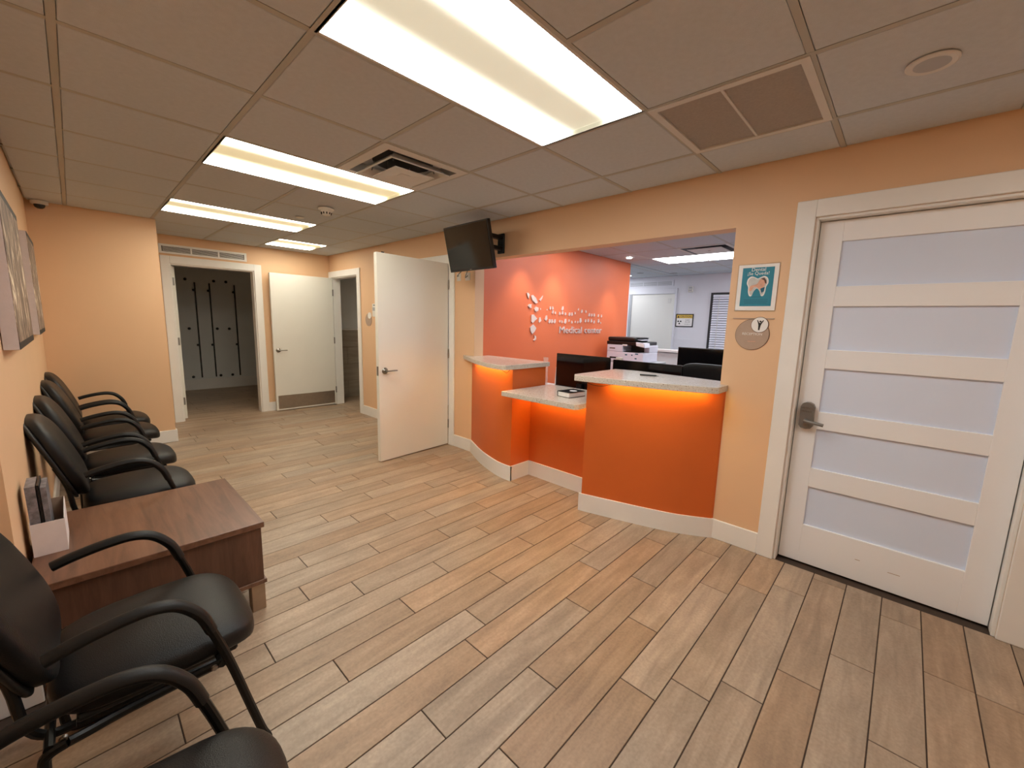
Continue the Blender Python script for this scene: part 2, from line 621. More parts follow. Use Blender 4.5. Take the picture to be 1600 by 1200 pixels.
def text_bm(body, size, depth=0.0):
    cu = bpy.data.curves.new('text', 'FONT')
    cu.body = body
    cu.size = size
    cu.extrude = depth
    cu.align_x = 'CENTER'
    cu.align_y = 'CENTER'
    cu.resolution_u = 3
    o = bpy.data.objects.new('text', cu)
    COL.objects.link(o)
    bpy.context.view_layer.update()
    me = o.to_mesh()
    bm = bm_new()
    bm.from_mesh(me)
    o.to_mesh_clear()
    bpy.data.objects.remove(o)
    bpy.data.curves.remove(cu)
    return bm

def text_on(bm, origin, right, up, width=None, height=None):
    """lay text made in the xy plane onto a surface"""
    xs = [v.co.x for v in bm.verts]
    ys = [v.co.y for v in bm.verts]
    cx, cy = (min(xs) + max(xs)) / 2, (min(ys) + max(ys)) / 2
    sx = width / (max(xs) - min(xs)) if width else 1
    sy = height / (max(ys) - min(ys)) if height else (sx if width else 1)
    if not width:
        sx = sy
    R_, U_ = Vector(right), Vector(up)
    Nn = R_.cross(U_)
    for v in bm.verts:
        c = v.co.copy()
        v.co = Vector(origin) + R_ * (c.x - cx) * sx + U_ * (c.y - cy) * sy + Nn * c.z
    return bm

def islands(bm):
    """split a mesh into letters: loose islands that overlap sideways stay together"""
    seen, out = set(), []
    bm.verts.ensure_lookup_table()
    for v in bm.verts:
        if v.index in seen:
            continue
        st, isl = [v], []
        seen.add(v.index)
        while st:
            a = st.pop()
            isl.append(a)
            for e in a.link_edges:
                b_ = e.other_vert(a)
                if b_.index not in seen:
                    seen.add(b_.index)
                    st.append(b_)
        out.append(isl)
    out.sort(key=lambda s_: min(v.co.x for v in s_))
    groups = []
    for s_ in out:
        a0, a1 = min(v.co.x for v in s_), max(v.co.x for v in s_)
        if groups and a0 < groups[-1][1] - 0.002:
            groups[-1][2].extend(s_)
            groups[-1][1] = max(groups[-1][1], a1)
        else:
            groups.append([a0, a1, list(s_)])
    res = []
    for _, _, vs in groups:
        keep = set(vs)
        nb = bm_new()
        mp = {v: nb.verts.new(v.co) for v in vs}
        for f in bm.faces:
            if f.verts[0] in keep:
                nb.faces.new([mp[v] for v in f.verts])
        res.append(nb)
    bm.free()
    return res

# ================================================================== THE SETTING
XL = -0.857          # left wall face
YS = 4.20            # short wall facing the camera
XS = 0.03            # its free end
YF = 5.22            # far wall face
YB = -3.0            # wall behind the camera
WT = 0.125           # wall thickness
XO = 7.40            # back wall of the office
YO = 1.72            # orange wall face
XOE = 5.50           # end of the orange wall

# ---- floor
floor = struct('floor', B(-1.1, 7.8, -3.3, 8.3, -0.12, -0.0025), 'grout', 'tan wood-look plank tile floor of the waiting room', 'floor')
PW, PL, GAP = 0.1497, 0.8925, 0.0045
offs = [.809, .529, .897, .660, .979, .765, 1.113, .869, .458, .611, .809, .151, .518, .049, .266, .695, .377, .867, .567, .440, .106, .531, 1.105, .757, .903, 1.038, 1.272, 1.537, 1.149, 1.706]
def plank_bm(x0, x1, y0, y1):
    return B(x0, x1, y0, y1, -0.006, 0.0, 0.0011)
full_plank = None
rest = bm_new()
for k in range(-37, 37):
    yt = 2.537 - PW * k
    y0, y1 = yt - PW + GAP / 2, yt - GAP / 2
    o_ = offs[k] if 0 <= k < len(offs) else offs[(k * 7) % 30] + 0.13 * (k % 3)
    if y1 > YF:
        xa, xb = -0.7, 2.2            # floor of the dark room behind the far doorway
    elif yt > YS:
        xa, xb = XS, W
    else:
        xa, xb = (XL if yt > 0.55 else -1.02), W
    x = o_ - PL * math.ceil((o_ - xa) / PL)
    while x < xb:
        a, b_ = max(x + GAP / 2, xa), min(x + PL - GAP / 2, xb)
        x += PL
        if b_ - a < 0.02 or y1 < YB:
            continue
        if y1 > YF:
            box(rest, a, b_, y0, y1, -0.006, 0.0)
            continue
        if b_ - a > PL - GAP - 0.001:
            if full_plank is None:
                full_plank = obj('plank', plank_bm(-PL / 2 + GAP / 2, PL / 2 - GAP / 2, -PW / 2 + GAP / 2, PW / 2 - GAP / 2), 'plank', None)
                full_plank.parent = floor
                full_plank.location = Vector(((a + b_) / 2, (y0 + y1) / 2, -0.006)) - floor.location
            else:
                share('plank', full_plank, Vector(((a + b_) / 2, (y0 + y1) / 2, -0.006)) - floor.location, floor)
        else:
            q = obj('plank', B(-(b_ - a) / 2, (b_ - a) / 2, -(y1 - y0) / 2, (y1 - y0) / 2, -0.006, 0.0, 0.0011), 'plank', None)
            q.parent = floor
            q.location = Vector(((a + b_) / 2, (y0 + y1) / 2, -0.006)) - floor.location
for k in range(-21, 5):
    yt = 2.537 - PW * k
    for x0 in (W + 0.002, W + 0.002 + PL * (0.3 + 0.23 * (k % 3))):
        box(rest, x0, min(x0 + PL * (0.3 + 0.23 * (k % 3)) - GAP if x0 < W + 0.01 else 3.6, 3.6), yt - PW + GAP / 2, yt - GAP / 2, -0.006, 0.0)
r_ = obj('far_planks', rest, 'plank_field', floor)
r_['kind'] = 'stuff'

# ---- ceiling slab, grid and tiles
ceiling = struct('ceiling', B(-1.1, 7.8, -3.3, 8.3, H + 0.10, H + 0.25), 'white_wall', 'suspended ceiling of square white tiles in a metal grid', 'ceiling')
TU = 0.61
def tile_bm(sx, sy):
    bm = bm_new()
    a, b_ = sx / 2 - 0.0140, sy / 2 - 0.0140
    c, d = a - 0.003, b_ - 0.003
    e, f = sx / 2 - 0.004, sy / 2 - 0.004
    box(bm, -e, e, -f, f, 0.0035, 0.016)
    lo = [bm.verts.new((sx_ * c, sy_ * d, -0.0085)) for sx_, sy_ in ((-1, -1), (1, -1), (1, 1), (-1, 1))]
    md = [bm.verts.new((sx_ * a, sy_ * b_, -0.0065)) for sx_, sy_ in ((-1, -1), (1, -1), (1, 1), (-1, 1))]
    hi = [bm.verts.new((sx_ * a, sy_ * b_, 0.006)) for sx_, sy_ in ((-1, -1), (1, -1), (1, 1), (-1, 1))]
    bm.faces.new(list(reversed(lo)))
    for i in range(4):
        j = (i + 1) % 4
        bm.faces.new((lo[i], lo[j], md[j], md[i]))
        bm.faces.new((md[i], md[j], hi[j], hi[i]))
    bmesh.ops.recalc_face_normals(bm, faces=bm.faces[:])
    return bm
tile_cache = {}
def put_tile(x0, x1, y0, y1):
    key = (round(x1 - x0, 3), round(y1 - y0, 3))
    loc = Vector(((x0 + x1) / 2, (y0 + y1) / 2, H)) - ceiling.location
    if key in tile_cache:
        return share('ceiling_tile', tile_cache[key], loc, ceiling)
    o = obj('ceiling_tile', tile_bm(*key), 'tile', None)
    o.parent = ceiling
    o.location = loc
    tile_cache[key] = o
def grid(xs, ys, holes, inside):
    for i in range(len(xs) - 1):
        for j in range(len(ys) - 1):
            cx, cy = (xs[i] + xs[i + 1]) / 2, (ys[j] + ys[j + 1]) / 2
            if not inside(cx, cy):
                continue
            if any(h[0] < cx < h[1] and h[2] < cy < h[3] for h in holes):
                continue
            put_tile(xs[i], xs[i + 1], ys[j], ys[j + 1])
def tee_y(x, y0, y1):
    obj('main_tee', merge(B(x - 0.012, x + 0.012, y0, y1, H, H + 0.002), B(x - 0.002, x + 0.002, y0, y1, H + 0.002, H + 0.04)), 'grid', ceiling)
def tee_x(y, x0, x1):
    obj('cross_tee', merge(B(x0, x1, y - 0.012, y + 0.012, H + 0.0007, H + 0.0027), B(x0, x1, y - 0.002, y + 0.002, H + 0.002, H + 0.03)), 'grid', ceiling)

LIGHTS = [(0, 2 * TU, -TU, 0), (0, 2 * TU, 2 * TU, 3 * TU), (0, 2 * TU, 5 * TU, 6 * TU), (2 * TU, 3 * TU, 7 * TU, 8 * TU), (0, 2 * TU, -4 * TU, -3 * TU)]
DIFF = (TU, 2 * TU, TU, 2 * TU)
GRILLE = (2 * TU, 3 * TU, -2 * TU, -TU)
xs = [-1.02, -TU, 0, TU, 2 * TU, 3 * TU, W]
ys = [YB] + [j * TU for j in range(-4, 7)] + [7 * TU, 8 * TU, YF]
grid(xs, ys, LIGHTS + [DIFF, GRILLE], lambda x, y: not (x < 0 and y > 6 * TU) and not (x < -TU and y > TU))
for j in range(1, 6):
    put_tile(XL, -TU, j * TU, (j + 1) * TU)
put_tile(XL, -TU, 6 * TU, YS)
put_tile(-TU, 0, 6 * TU, YS)
for i in (-1,):
    tee_y(-TU, YB, YS)
for x in (0, TU, 2 * TU, 3 * TU):
    segs = [(YB, YF)] if x else [(YB, YS)]
    if x == TU:
        segs = [(YB, -4 * TU), (-3 * TU, -TU), (0, 2 * TU), (3 * TU, 5 * TU), (6 * TU, YF)]
    for a, b_ in segs:
        tee_y(x, a, b_)
for j in range(-4, 9):
    y = j * TU
    tee_x(y, (-1.02 if y < 0.6 else (XL if y < YS else XS)), W)

# office ceiling grid
OX = [2.358] + [3.975 + TU * i for i in range(-2, 6)] + [XO]
OY = [-1.02, -0.58, 0.03, 0.64, 1.25, YO]
OL = [(5.195, 5.805, 0.03, 1.25), (3.365, 3.975, 0.03, 1.25), (6.415, 7.025, -0.58, 0.03), (6.415, 7.025, 2.47, 3.08)]  # last two panels are added, hidden from the camera
ODIFF = (4.585, 5.195, 0.03, 0.64)
grid(OX, OY, OL + [ODIFF], lambda x, y: True)
OY2 = [YO, 1.86, 2.47, 3.08, 3.5]
grid([XOE, 5.805, 6.415, 7.025, XO], OY2, OL, lambda x, y: True)
for x in OX[1:-1]:
    tee_y(x, -1.02, YO if x < XOE else 3.5)
for y in OY[1:-1]:
    for a, b_ in ((2.358, XO),):
        tee_x(y, a, b_)
for y in OY2[1:-1]:
    tee_x(y, XOE, XO)

# ---- walls
D1 = (-2.055, -1.140)      # panelled door by the reception
OPN = (-0.735, 1.70)       # reception window
D2 = (2.115, 3.030)        # door standing open into the room
D3 = (4.265, 5.120)        # washroom door
DH = 2.032                 # head of every doorway
ZT = H + 0.1
YJ, XJ = 0.55, -1.02     # the wall steps back here
struct('wall_left', merge(B(XJ - WT, XL, YJ, YS + WT, 0, ZT), B(XJ - WT, XJ, YB - WT, YJ, 0, ZT)), 'tan', 'tan wall behind the row of black chairs')
struct('wall_far_left', merge(B(XL, XS, YS, YS + WT, 0, ZT), B(XS - WT, XS, YS + WT, YF + WT, 0, ZT)), 'tan', 'tan wall at the far end of the chair row')
struct('wall_back', B(-1.02, W, YB - WT, YB, 0, ZT), 'tan', 'tan wall behind the camera')
F1 = (0.245, 1.172)        # doorway into the dark room
struct('wall_far', merge(B(XS, F1[0], YF, YF + WT, 0, ZT), B(F1[0], F1[1], YF, YF + WT, DH, ZT), B(F1[1], W + WT, YF, YF + WT, 0, ZT)), 'tan', 'tan wall with the dark doorway at the far end')
struct('wall_right_near', merge(B(W, W + WT, YB, D1[0], 0, ZT), B(W, W + WT, D1[0], D1[1], DH, ZT), B(W, W + WT, D1[1], OPN[0], 0, ZT)), 'tan', 'tan wall around the panelled door and the poster')
struct('wall_right_header', B(W, W + WT, OPN[0], OPN[1], 2.03, ZT), 'tan', 'tan header above the reception opening')
struct('wall_right_far', merge(B(W, W + WT, OPN[1], D2[0], 0, ZT), B(W, W + WT, D2[0], D2[1], DH, ZT),
    B(W, W + WT, D2[1], D3[0], 0, ZT), B(W, W + WT, D3[0], D3[1], DH, ZT), B(W, W + WT, D3[1], YF, 0, ZT)), 'tan', 'tan wall with the open door and the washroom door')
struct('wall_office_accent', B(W + WT, XOE, YO, YO + 0.12, 0, ZT), 'orange_wall', 'coral orange accent wall behind the reception desk')
struct('wall_office_back', B(XO, XO + WT, -1.2, 3.7, 0, ZT), 'white_wall', 'white back wall of the office')
struct('wall_office_side', B(W + WT, XO, -1.02 - WT, -1.02, 0, ZT), 'white_wall', 'white side wall of the office')
struct('wall_office_far', B(XOE, XO, 3.5, 3.6, 0, ZT), 'white_wall', 'white far wall of the office passage')
struct('wall_office_return', B(XOE - 0.12, XOE, YO + 0.12, 3.5, 0, ZT), 'white_wall', 'white return wall behind the orange wall')
struct('wall_hall', merge(B(3.6, 3.7, YO + 0.12, 4.1, 0, ZT), B(W + WT, 3.7, 4.0, 4.1, 0, ZT)), 'white_wall', 'white wall behind the open door')
# dark room behind the far doorway
struct('wall_room_far', B(-0.9, 2.4, 8.0, 8.1, 0, ZT), 'grey_wall', 'grey wall of the unlit room seen through the far doorway')
struct('wall_room_side', merge(B(-0.9, -0.8, YF + WT, 8.0, 0, ZT), B(2.2, 2.3, YF + WT, 8.0, 0, ZT)), 'grey_wall', 'side walls of the unlit room')
struct('wall_washroom', merge(B(W + WT, 3.6, 5.62, 5.70, 0, ZT), B(3.6, 3.7, 4.1, 5.7, 0, ZT)), 'grey_wall', 'plain grey upper wall inside the washroom doorway')

# washroom wainscot of wide tiles
wain = struct('trim_1', B(W + WT, 3.6, 5.612, 5.62, 0, 1.20), 'grout', 'grey tile wainscot inside the washroom', 'trim')
for r in range(4):
    for c in range(2):
        x0 = W + WT + c * 0.62 + (0.31 if r % 2 else 0) - 0.31
        a, b_ = max(x0 + 0.002, W + WT), min(x0 + 0.618, 3.6)
        if b_ > a:
            obj('tile', B(a, b_, 5.602, 5.614, r * 0.30 + 0.002, r * 0.30 + 0.298, 0.001), 'tilewall', wain)
obj('cap', B(W + WT, 3.6, 5.598, 5.622, 1.20, 1.225, 0.003), 'trim', wain)

# baseboards
BH, BT = 0.135, 0.014
def baseboard(name, segs, label):
    o = None
    bms = []
    for x0, x1, y0, y1 in segs:
        bms.append(B(x0, x1, y0, y1, 0, BH, 0.003))
    struct(name, merge(*bms), 'trim', label, 'baseboard')
CW = 0.092   # casing width
baseboard('baseboard_left', [(XL, XL + BT, 0.55, YS), (-1.02, XL + BT, 0.55 - BT, 0.55), (-1.02, -1.02 + BT, YB, 0.55 - BT)], 'white baseboard along the wall behind the chairs')
baseboard('baseboard_far_left', [(XL + BT, XS + BT, YS - BT, YS), (XS, XS + BT, YS, YF)], 'white baseboard below the short tan wall')
baseboard('baseboard_far', [(F1[1] + CW, W, YF - BT, YF)], 'white baseboard between the far doorway and the washroom door')
baseboard('baseboard_right', [(W - BT, W, YB, D1[0] - CW), (W - BT, W, D1[1] + CW, -0.78), (W - BT, W, 1.70, D2[0] - CW), (W - BT, W, D2[1] + CW, D3[0] - CW)], 'white baseboard along the reception wall')
baseboard('baseboard_back', [(-1.02 + BT, W - BT, YB, YB + BT)], 'white baseboard behind the camera')
struct('baseboard_room', B(-0.8, 2.2, 7.985, 8.0, 0, 0.195, 0.003), 'trim', 'tall grey baseboard in the unlit room', 'baseboard')

# ================================================================== DOORS
def casing_x(door, y0, y1, x, side=-1):
    """casing and jamb of a doorway in a wall facing -x"""
    c = 0.018
    obj('casing', B(x, x + side * c, y0 - CW, y0, 0, DH + CW, 0.003), 'trim', door)
    obj('casing', B(x, x + side * c, y1, y1 + CW, 0, DH + CW, 0.003), 'trim', door)
    obj('casing', B(x, x + side * c, y0, y1, DH, DH + CW, 0.003), 'trim', door)
    obj('jamb', B(x, x + WT, y0 - 0.001, y0 + 0.014, 0, DH, 0.002), 'trim', door)
    obj('jamb', B(x, x + WT, y1 - 0.014, y1 + 0.001, 0, DH, 0.002), 'trim', door)
    obj('jamb', B(x, x + WT, y0 + 0.014, y1 - 0.014, DH - 0.014, DH + 0.001, 0.002), 'trim', door)

def lever(parent, base, out, along, mat='nickel', rose=0.032, length=0.11):
    """round rose with a lever; out = unit vector away from the leaf, along = where the lever points"""
    b_, o_, a_ = Vector(base), Vector(out), Vector(along)
    ax = 'X' if abs(o_.x) > 0.5 else 'Y'
    s_ = 1 if (o_.x + o_.y) > 0 else -1
    h = obj('door_handle', lathe([(0.0, 0.0), (rose, 0.0), (rose, 0.006), (rose * 0.85, 0.012), (rose * 0.45, 0.016), (0.011, 0.02), (0.011, 0.045), (0.0, 0.045)], 24, ax, b_, s_), mat, parent, True)
    p0 = b_ + o_ * 0.045
    obj('lever', T([p0 - a_ * 0.012, p0 + a_ * 0.02, p0 + a_ * length * 0.6 + o_ * 0.004, p0 + a_ * length], 0.0095, 12, ry=0.007), mat, h, True)
    return h

# door 1: white door with five frosted panes, closed
d1 = thing('door_1', 'closed white door with five frosted glass panes right of the reception', 'door', (W + 0.07, (D1[0] + D1[1]) / 2, 0), kind='structure')
casing_x(d1, D1[0], D1[1], W)
lx0, lx1 = W + 0.060, W + 0.105
ya, yb = D1[0] + 0.018, D1[1] - 0.018
pa, pb = -1.932, -1.262
obj('stile', B(lx0, lx1, ya, pa, 0.012, DH - 0.018, 0.0015), 'leaf_near', d1)
obj('stile', B(lx0, lx1, pb, yb, 0.012, DH - 0.018, 0.0015), 'leaf_near', d1)
zr = [(0.012, 0.252), (0.493, 0.608), (0.846, 0.948), (1.202, 1.309), (1.551, 1.660), (1.903, DH - 0.018)]
for a, b_ in zr:
    obj('rail', B(lx0, lx1, pa, pb, a, b_, 0.0015), 'leaf_near', d1)
for (a, b_), (c, d) in zip(zr, zr[1:]):
    obj('pane', B(lx0 + 0.014, lx0 + 0.026, pa - 0.004, pb + 0.004, b_ - 0.004, c + 0.004), 'frost', d1)
obj('door_stop', B(lx1 - 0.002, W + WT, D1[0] + 0.012, D1[0] + 0.028, 0, DH - 0.014), 'trim', d1)
obj('door_stop', B(lx1 - 0.002, W + WT, D1[1] - 0.028, D1[1] - 0.012, 0, DH - 0.014), 'trim', d1)
# lock body with keypad and lever
lk_pts = [(-1.178, 0.862), (-1.178, 0.972), (-1.186, 0.99), (-1.203, 0.999), (-1.222, 0.999), (-1.239, 0.99), (-1.247, 0.972), (-1.247, 0.862), (-1.236, 0.847), (-1.213, 0.842), (-1.189, 0.847)]
lock = obj('keypad_lock', plate(lk_pts, 0.032, 'X', lx0, -1), 'darknickel', d1)
obj('keypad', plate([(-1.187, 0.93), (-1.187, 0.975), (-1.2, 0.989), (-1.225, 0.989), (-1.238, 0.975), (-1.238, 0.93)], 0.003, 'X', lx0 - 0.032, -1), 'darknickel', lock)
for r in range(2):
    for c in range(4):
        obj('key', B(lx0 - 0.038, lx0 - 0.035, -1.233 + c * 0.0125, -1.225 + c * 0.0125, 0.942 + r * 0.02, 0.951 + r * 0.02, 0.001), 'nickel', lock)
obj('lever', T([(lx0 - 0.03, -1.212, 0.895), (lx0 - 0.062, -1.212, 0.895), (lx0 - 0.07, -1.225, 0.894), (lx0 - 0.07, -1.26, 0.89), (lx0 - 0.07, -1.30, 0.884)], 0.0095, 12), 'darknickel', lock, True)
obj('lock_cylinder', lathe([(0, 0), (0.012, 0), (0.012, 0.006), (0, 0.006)], 18, 'X', (lx0 - 0.032, -1.212, 0.865), -1), 'nickel', lock, True)
for y_, z_, l_ in ((-1.52, 0.135, 0.022), (-1.66, 0.12, 0.05)):
    obj('scuff_mark', B(lx0 - 0.0006, lx0, y_, y_ - l_, z_, z_ + 0.003), 'taupe', d1)

# door 2: plain white leaf standing open into the room
d2 = thing('door_2', 'plain white door standing open at right angles beside the reception', 'door', (W, D2[0], 0), kind='structure')
casing_x(d2, D2[0], D2[1], W)
hx, hy = W - 0.022, D2[0] + 0.002
ex, ey = 1.335, 2.055
ux, uy = (ex - hx), (ey - hy)
ln = math.hypot(ux, uy)
ux, uy = ux / ln, uy / ln
nx, ny = -uy, ux              # towards the far side (+y)
if ny < 0:
    nx, ny = -nx, -ny
def leaf2(a, b_, t0, t1, z0, z1, bev=0.0015):
    pts = [(hx + ux * a + nx * t0, hy + uy * a + ny * t0), (hx + ux * b_ + nx * t0, hy + uy * b_ + ny * t0), (hx + ux * b_ + nx * t1, hy + uy * b_ + ny * t1), (hx + ux * a + nx * t1, hy + uy * a + ny * t1)]
    return prism(bm_new(), pts, z0, z1)
leaf_2 = obj('door_leaf', leaf2(0, ln, 0, 0.044, 0.012, DH - 0.006), 'leaf', d2)
bx = ln - 0.065
lever(leaf_2, (hx + ux * bx, hy + uy * bx, 0.915), (-nx, -ny, 0), (-ux, -uy, 0), 'nickel')
lever(leaf_2, (hx + ux * bx + nx * 0.044, hy + uy * bx + ny * 0.044, 0.915), (nx, ny, 0), (-ux, -uy, 0), 'nickel')
obj('latch_plate', leaf2(ln - 0.0005, ln + 0.001, 0.008, 0.036, 0.87, 0.96), 'darknickel', leaf_2)
for z_ in (0.25, 1.05, 1.80):
    obj('hinge', T([(W - 0.020, D2[0] - 0.004, z_ - 0.05), (W - 0.020, D2[0] - 0.004, z_ + 0.05)], 0.008, 10), 'nickel', d2, True)
obj('door_closer', B(hx + ux * 0.80, hx + ux * 0.77, hy + uy * 0.80 + 0.044, hy + uy * 0.80 + 0.05, DH - 0.01, DH + 0.012), 'blackmetal', d2)

# door 3: leaf folded back against the far wall, steel kick plate
d3 = thing('door_3', 'cream white door with a steel kick plate folded back on the far wall', 'door', (W, D3[1], 0), kind='structure')
casing_x(d3, D3[0], D3[1], W)
leaf_3 = obj('door_leaf', B(1.335, W - 0.005, 5.105, 5.149, 0.012, DH - 0.006, 0.0015), 'leaf', d3)
obj('kick_plate', B(1.36, W - 0.03, 5.1035, 5.105, 0.035, 0.235), 'steel', leaf_3)
lever(leaf_3, (1.395, 5.105, 0.915), (0, -1, 0), (1, 0, 0), 'nickel')
for z_ in (0.25, 1.05, 1.80):
    obj('hinge', T([(W - 0.004, 5.10, z_ - 0.05), (W - 0.004, 5.10, z_ + 0.05)], 0.009, 10), 'darknickel', d3, True)

# door 4: leaf swung into the unlit room, only its hinge edge shows
d4 = thing('door_4', 'white door swung into the unlit room at the far doorway', 'door', (F1[0], YF, 0), kind='structure')
c_ = 0.018
obj('casing', B(F1[0] - CW, F1[0], YF - c_, YF, 0, DH + CW, 0.003), 'trim', d4)
obj('casing', B(F1[1], F1[1] + CW, YF - c_, YF, 0, DH + CW, 0.003), 'trim', d4)
obj('casing', B(F1[0], F1[1], YF - c_, YF, DH, DH + CW, 0.003), 'trim', d4)
obj('jamb', B(F1[0] - 0.001, F1[0] + 0.014, YF, YF + WT, 0, DH, 0.002), 'trim', d4)
obj('jamb', B(F1[1] - 0.014, F1[1] + 0.001, YF, YF + WT, 0, DH, 0.002), 'trim', d4)
obj('jamb', B(F1[0] + 0.014, F1[1] - 0.014, YF, YF + WT, DH - 0.014, DH + 0.001, 0.002), 'trim', d4)
leaf_4 = obj('door_leaf', B(F1[0] + 0.016, F1[0] + 0.060, YF + WT + 0.004, YF + WT + 0.90, 0.012, DH - 0.02, 0.0015), 'leaf', d4)
for z_ in (0.25, 1.05, 1.82):
    obj('hinge', B(F1[0] + 0.022, F1[0] + 0.05, YF + WT - 0.001, YF + WT + 0.0045, z_ - 0.05, z_ + 0.05), 'darknickel', d4)

# door 5: pale door at the back of the office
d5 = thing('door_5', 'pale door in a grey frame at the back of the office', 'door', (XO, 2.2, 0), kind='structure')
o5 = (1.755, 2.70)
obj('casing', B(XO - 0.03, XO, o5[0] - 0.042, o5[0], 0, 2.14, 0.003), 'white_wall', d5)
obj('casing', B(XO - 0.03, XO, o5[1], o5[1] + 0.10, 0, 2.14, 0.003), 'white_wall', d5)
obj('casing', B(XO - 0.03, XO, o5[0], o5[1], 2.04, 2.14, 0.003), 'white_wall', d5)
obj('door_leaf', B(XO - 0.008, XO, o5[0], o5[1] - 0.03, 0.01, 2.035), 'leaf', d5)
obj('jamb', B(XO - 0.028, XO, o5[1] - 0.05, o5[1], 0.0, 2.035), 'ventgrey', d5)
obj('door_sign', B(XO - 0.016, XO - 0.008, 1.83, 1.89, 1.86, 1.95, 0.002), 'plastic', d5)

# ================================================================== CEILING LIGHTS AND FITTINGS
def troffer(x0, x1, y0, y1, label, lens='lamp'):
    t = thing('ceiling_light', label, 'ceiling light', ((x0 + x1) / 2, (y0 + y1) / 2, H), 'recessed ceiling lights of the waiting room')
    f = 0.016
    fr = bm_new()
    box(fr, x0 + 0.003, x1 - 0.003, y0 + 0.003, y0 + f, H + 0.0, H + 0.02)
    box(fr, x0 + 0.003, x1 - 0.003, y1 - f, y1 - 0.003, H + 0.0, H + 0.02)
    box(fr, x0 + 0.003, x0 + f, y0 + f, y1 - f, H + 0.0, H + 0.02)
    box(fr, x1 - f, x1 - 0.003, y0 + f, y1 - f, H + 0.0, H + 0.02)
    obj('frame', fr, 'tee', t)
    # two glowing lens strips with a dimmer curved trough between them
    L = (y1 - y0) - 2 * f
    prof = []
    n = 12
    for i in range(n + 1):
        s_ = i / n
        prof.append((y0 + f + L * s_, H + 0.001 + 0.022 * math.sin(PI * s_)))
    def sheet(i0, i1):
        bm = bm_new()
        A = [bm.verts.new((x0 + f, prof[i][0], prof[i][1])) for i in range(i0, i1 + 1)]
        C = [bm.verts.new((x1 - f, prof[i][0], prof[i][1])) for i in range(i0, i1 + 1)]
        for k in range(len(A) - 1):
            bm.faces.new((A[k], A[k + 1], C[k + 1], C[k]))
        for fc in bm.faces:
            fc.normal_update()
            if fc.normal.z > 0:
                fc.normal_flip()
        return bm
    obj('lens', sheet(0, 12), lens, t, True, 3)
    for xx in (x0 + f, x1 - f):
        ends = bm_new()
        lo = [ends.verts.new((xx, p_[0], p_[1])) for p_ in prof]
        hi = [ends.verts.new((xx, p_[0], H + 0.001)) for p_ in prof]
        for k in range(n):
            if abs(lo[k].co.z - hi[k].co.z) + abs(lo[k + 1].co.z - hi[k + 1].co.z) > 1e-6:
                ends.faces.new((lo[k], lo[k + 1], hi[k + 1], hi[k]))
        obj('end_cap', ends, lens, t)
    obj('housing', B(x0 + 0.004, x1 - 0.004, y0 + 0.004, y1 - 0.004, H + 0.05, H + 0.09), 'tee', t)
    return t
troffer(*LIGHTS[0], 'large bright troffer light at the top edge, nearest of the four', 'lamp_near')
troffer(*LIGHTS[1], 'long troffer light beside the square air diffuser')
troffer(*LIGHTS[2], 'long troffer light just beyond the smoke detector')
troffer(*LIGHTS[3], 'small square troffer light farthest away by the far wall')
troffer(*LIGHTS[4], 'troffer light overhead, behind the spot where the photo was taken', 'lamp_dim')

def flat_light(x0, x1, y0, y1, label):
    t = thing('office_ceiling_light', label, 'ceiling light', ((x0 + x1) / 2, (y0 + y1) / 2, H), 'flat light panels of the office')
    f = 0.02
    fr = bm_new()
    box(fr, x0 + 0.003, x1 - 0.003, y0 + 0.003, y0 + f, H + 0.0, H + 0.02)
    box(fr, x0 + 0.003, x1 - 0.003, y1 - f, y1 - 0.003, H + 0.0, H + 0.02)
    box(fr, x0 + 0.003, x0 + f, y0 + f, y1 - f, H + 0.0, H + 0.02)
    box(fr, x1 - f, x1 - 0.003, y0 + f, y1 - f, H + 0.0, H + 0.02)
    obj('frame', fr, 'tee', t)
    obj('lens', B(x0 + f, x1 - f, y0 + f, y1 - f, H + 0.001, H + 0.006), 'lamp_office', t)
flat_light(*OL[0], 'flat white light panel over the back of the office')
flat_light(*OL[1], 'flat white light panel just behind the reception opening')

flat_light(*OL[2], 'unseen small flat light panel added near the office window')  # added out of view to brighten the back of the office
flat_light(*OL[3], 'unseen small flat light panel added over the office passage')  # added behind the orange wall as extra light for the passage

def downlight(x, y, label):
    t = thing('downlight', label, 'downlight', (x, y, H), 'small downlights along the orange wall')
    obj('trim_ring', lathe([(0.038, -0.008), (0.055, -0.0105), (0.062, -0.008), (0.062, -0.004), (0.038, -0.004)], 28, 'Z', (x, y, H)), 'plastic', t, True)
    obj('lens', lathe([(0.0, -0.022), (0.02, -0.020), (0.036, -0.013), (0.038, -0.009), (0.038, -0.003), (0, -0.003)], 24, 'Z', (x, y, H)), 'lamp_spot', t, True)
    ld = bpy.data.lights.new('downlight_beam', 'SPOT')
    ld.energy = 26
    ld.color = (1.0, 0.90, 0.78)
    ld.spot_size = math.radians(78)
    ld.spot_blend = 0.7
    ld.shadow_soft_size = 0.035
    lo = bpy.data.objects.new('downlight_beam', ld)
    COL.objects.link(lo)
    lo.location = (0, 0, -0.03)
    lo.parent = t
downlight(4.89, 1.42, 'small bright downlight at the right end of the orange wall')
downlight(3.55, 1.48, 'small downlight over the wall letters behind the header')
downlight(2.95, 1.48, 'small downlight over the figure emblem behind the header')

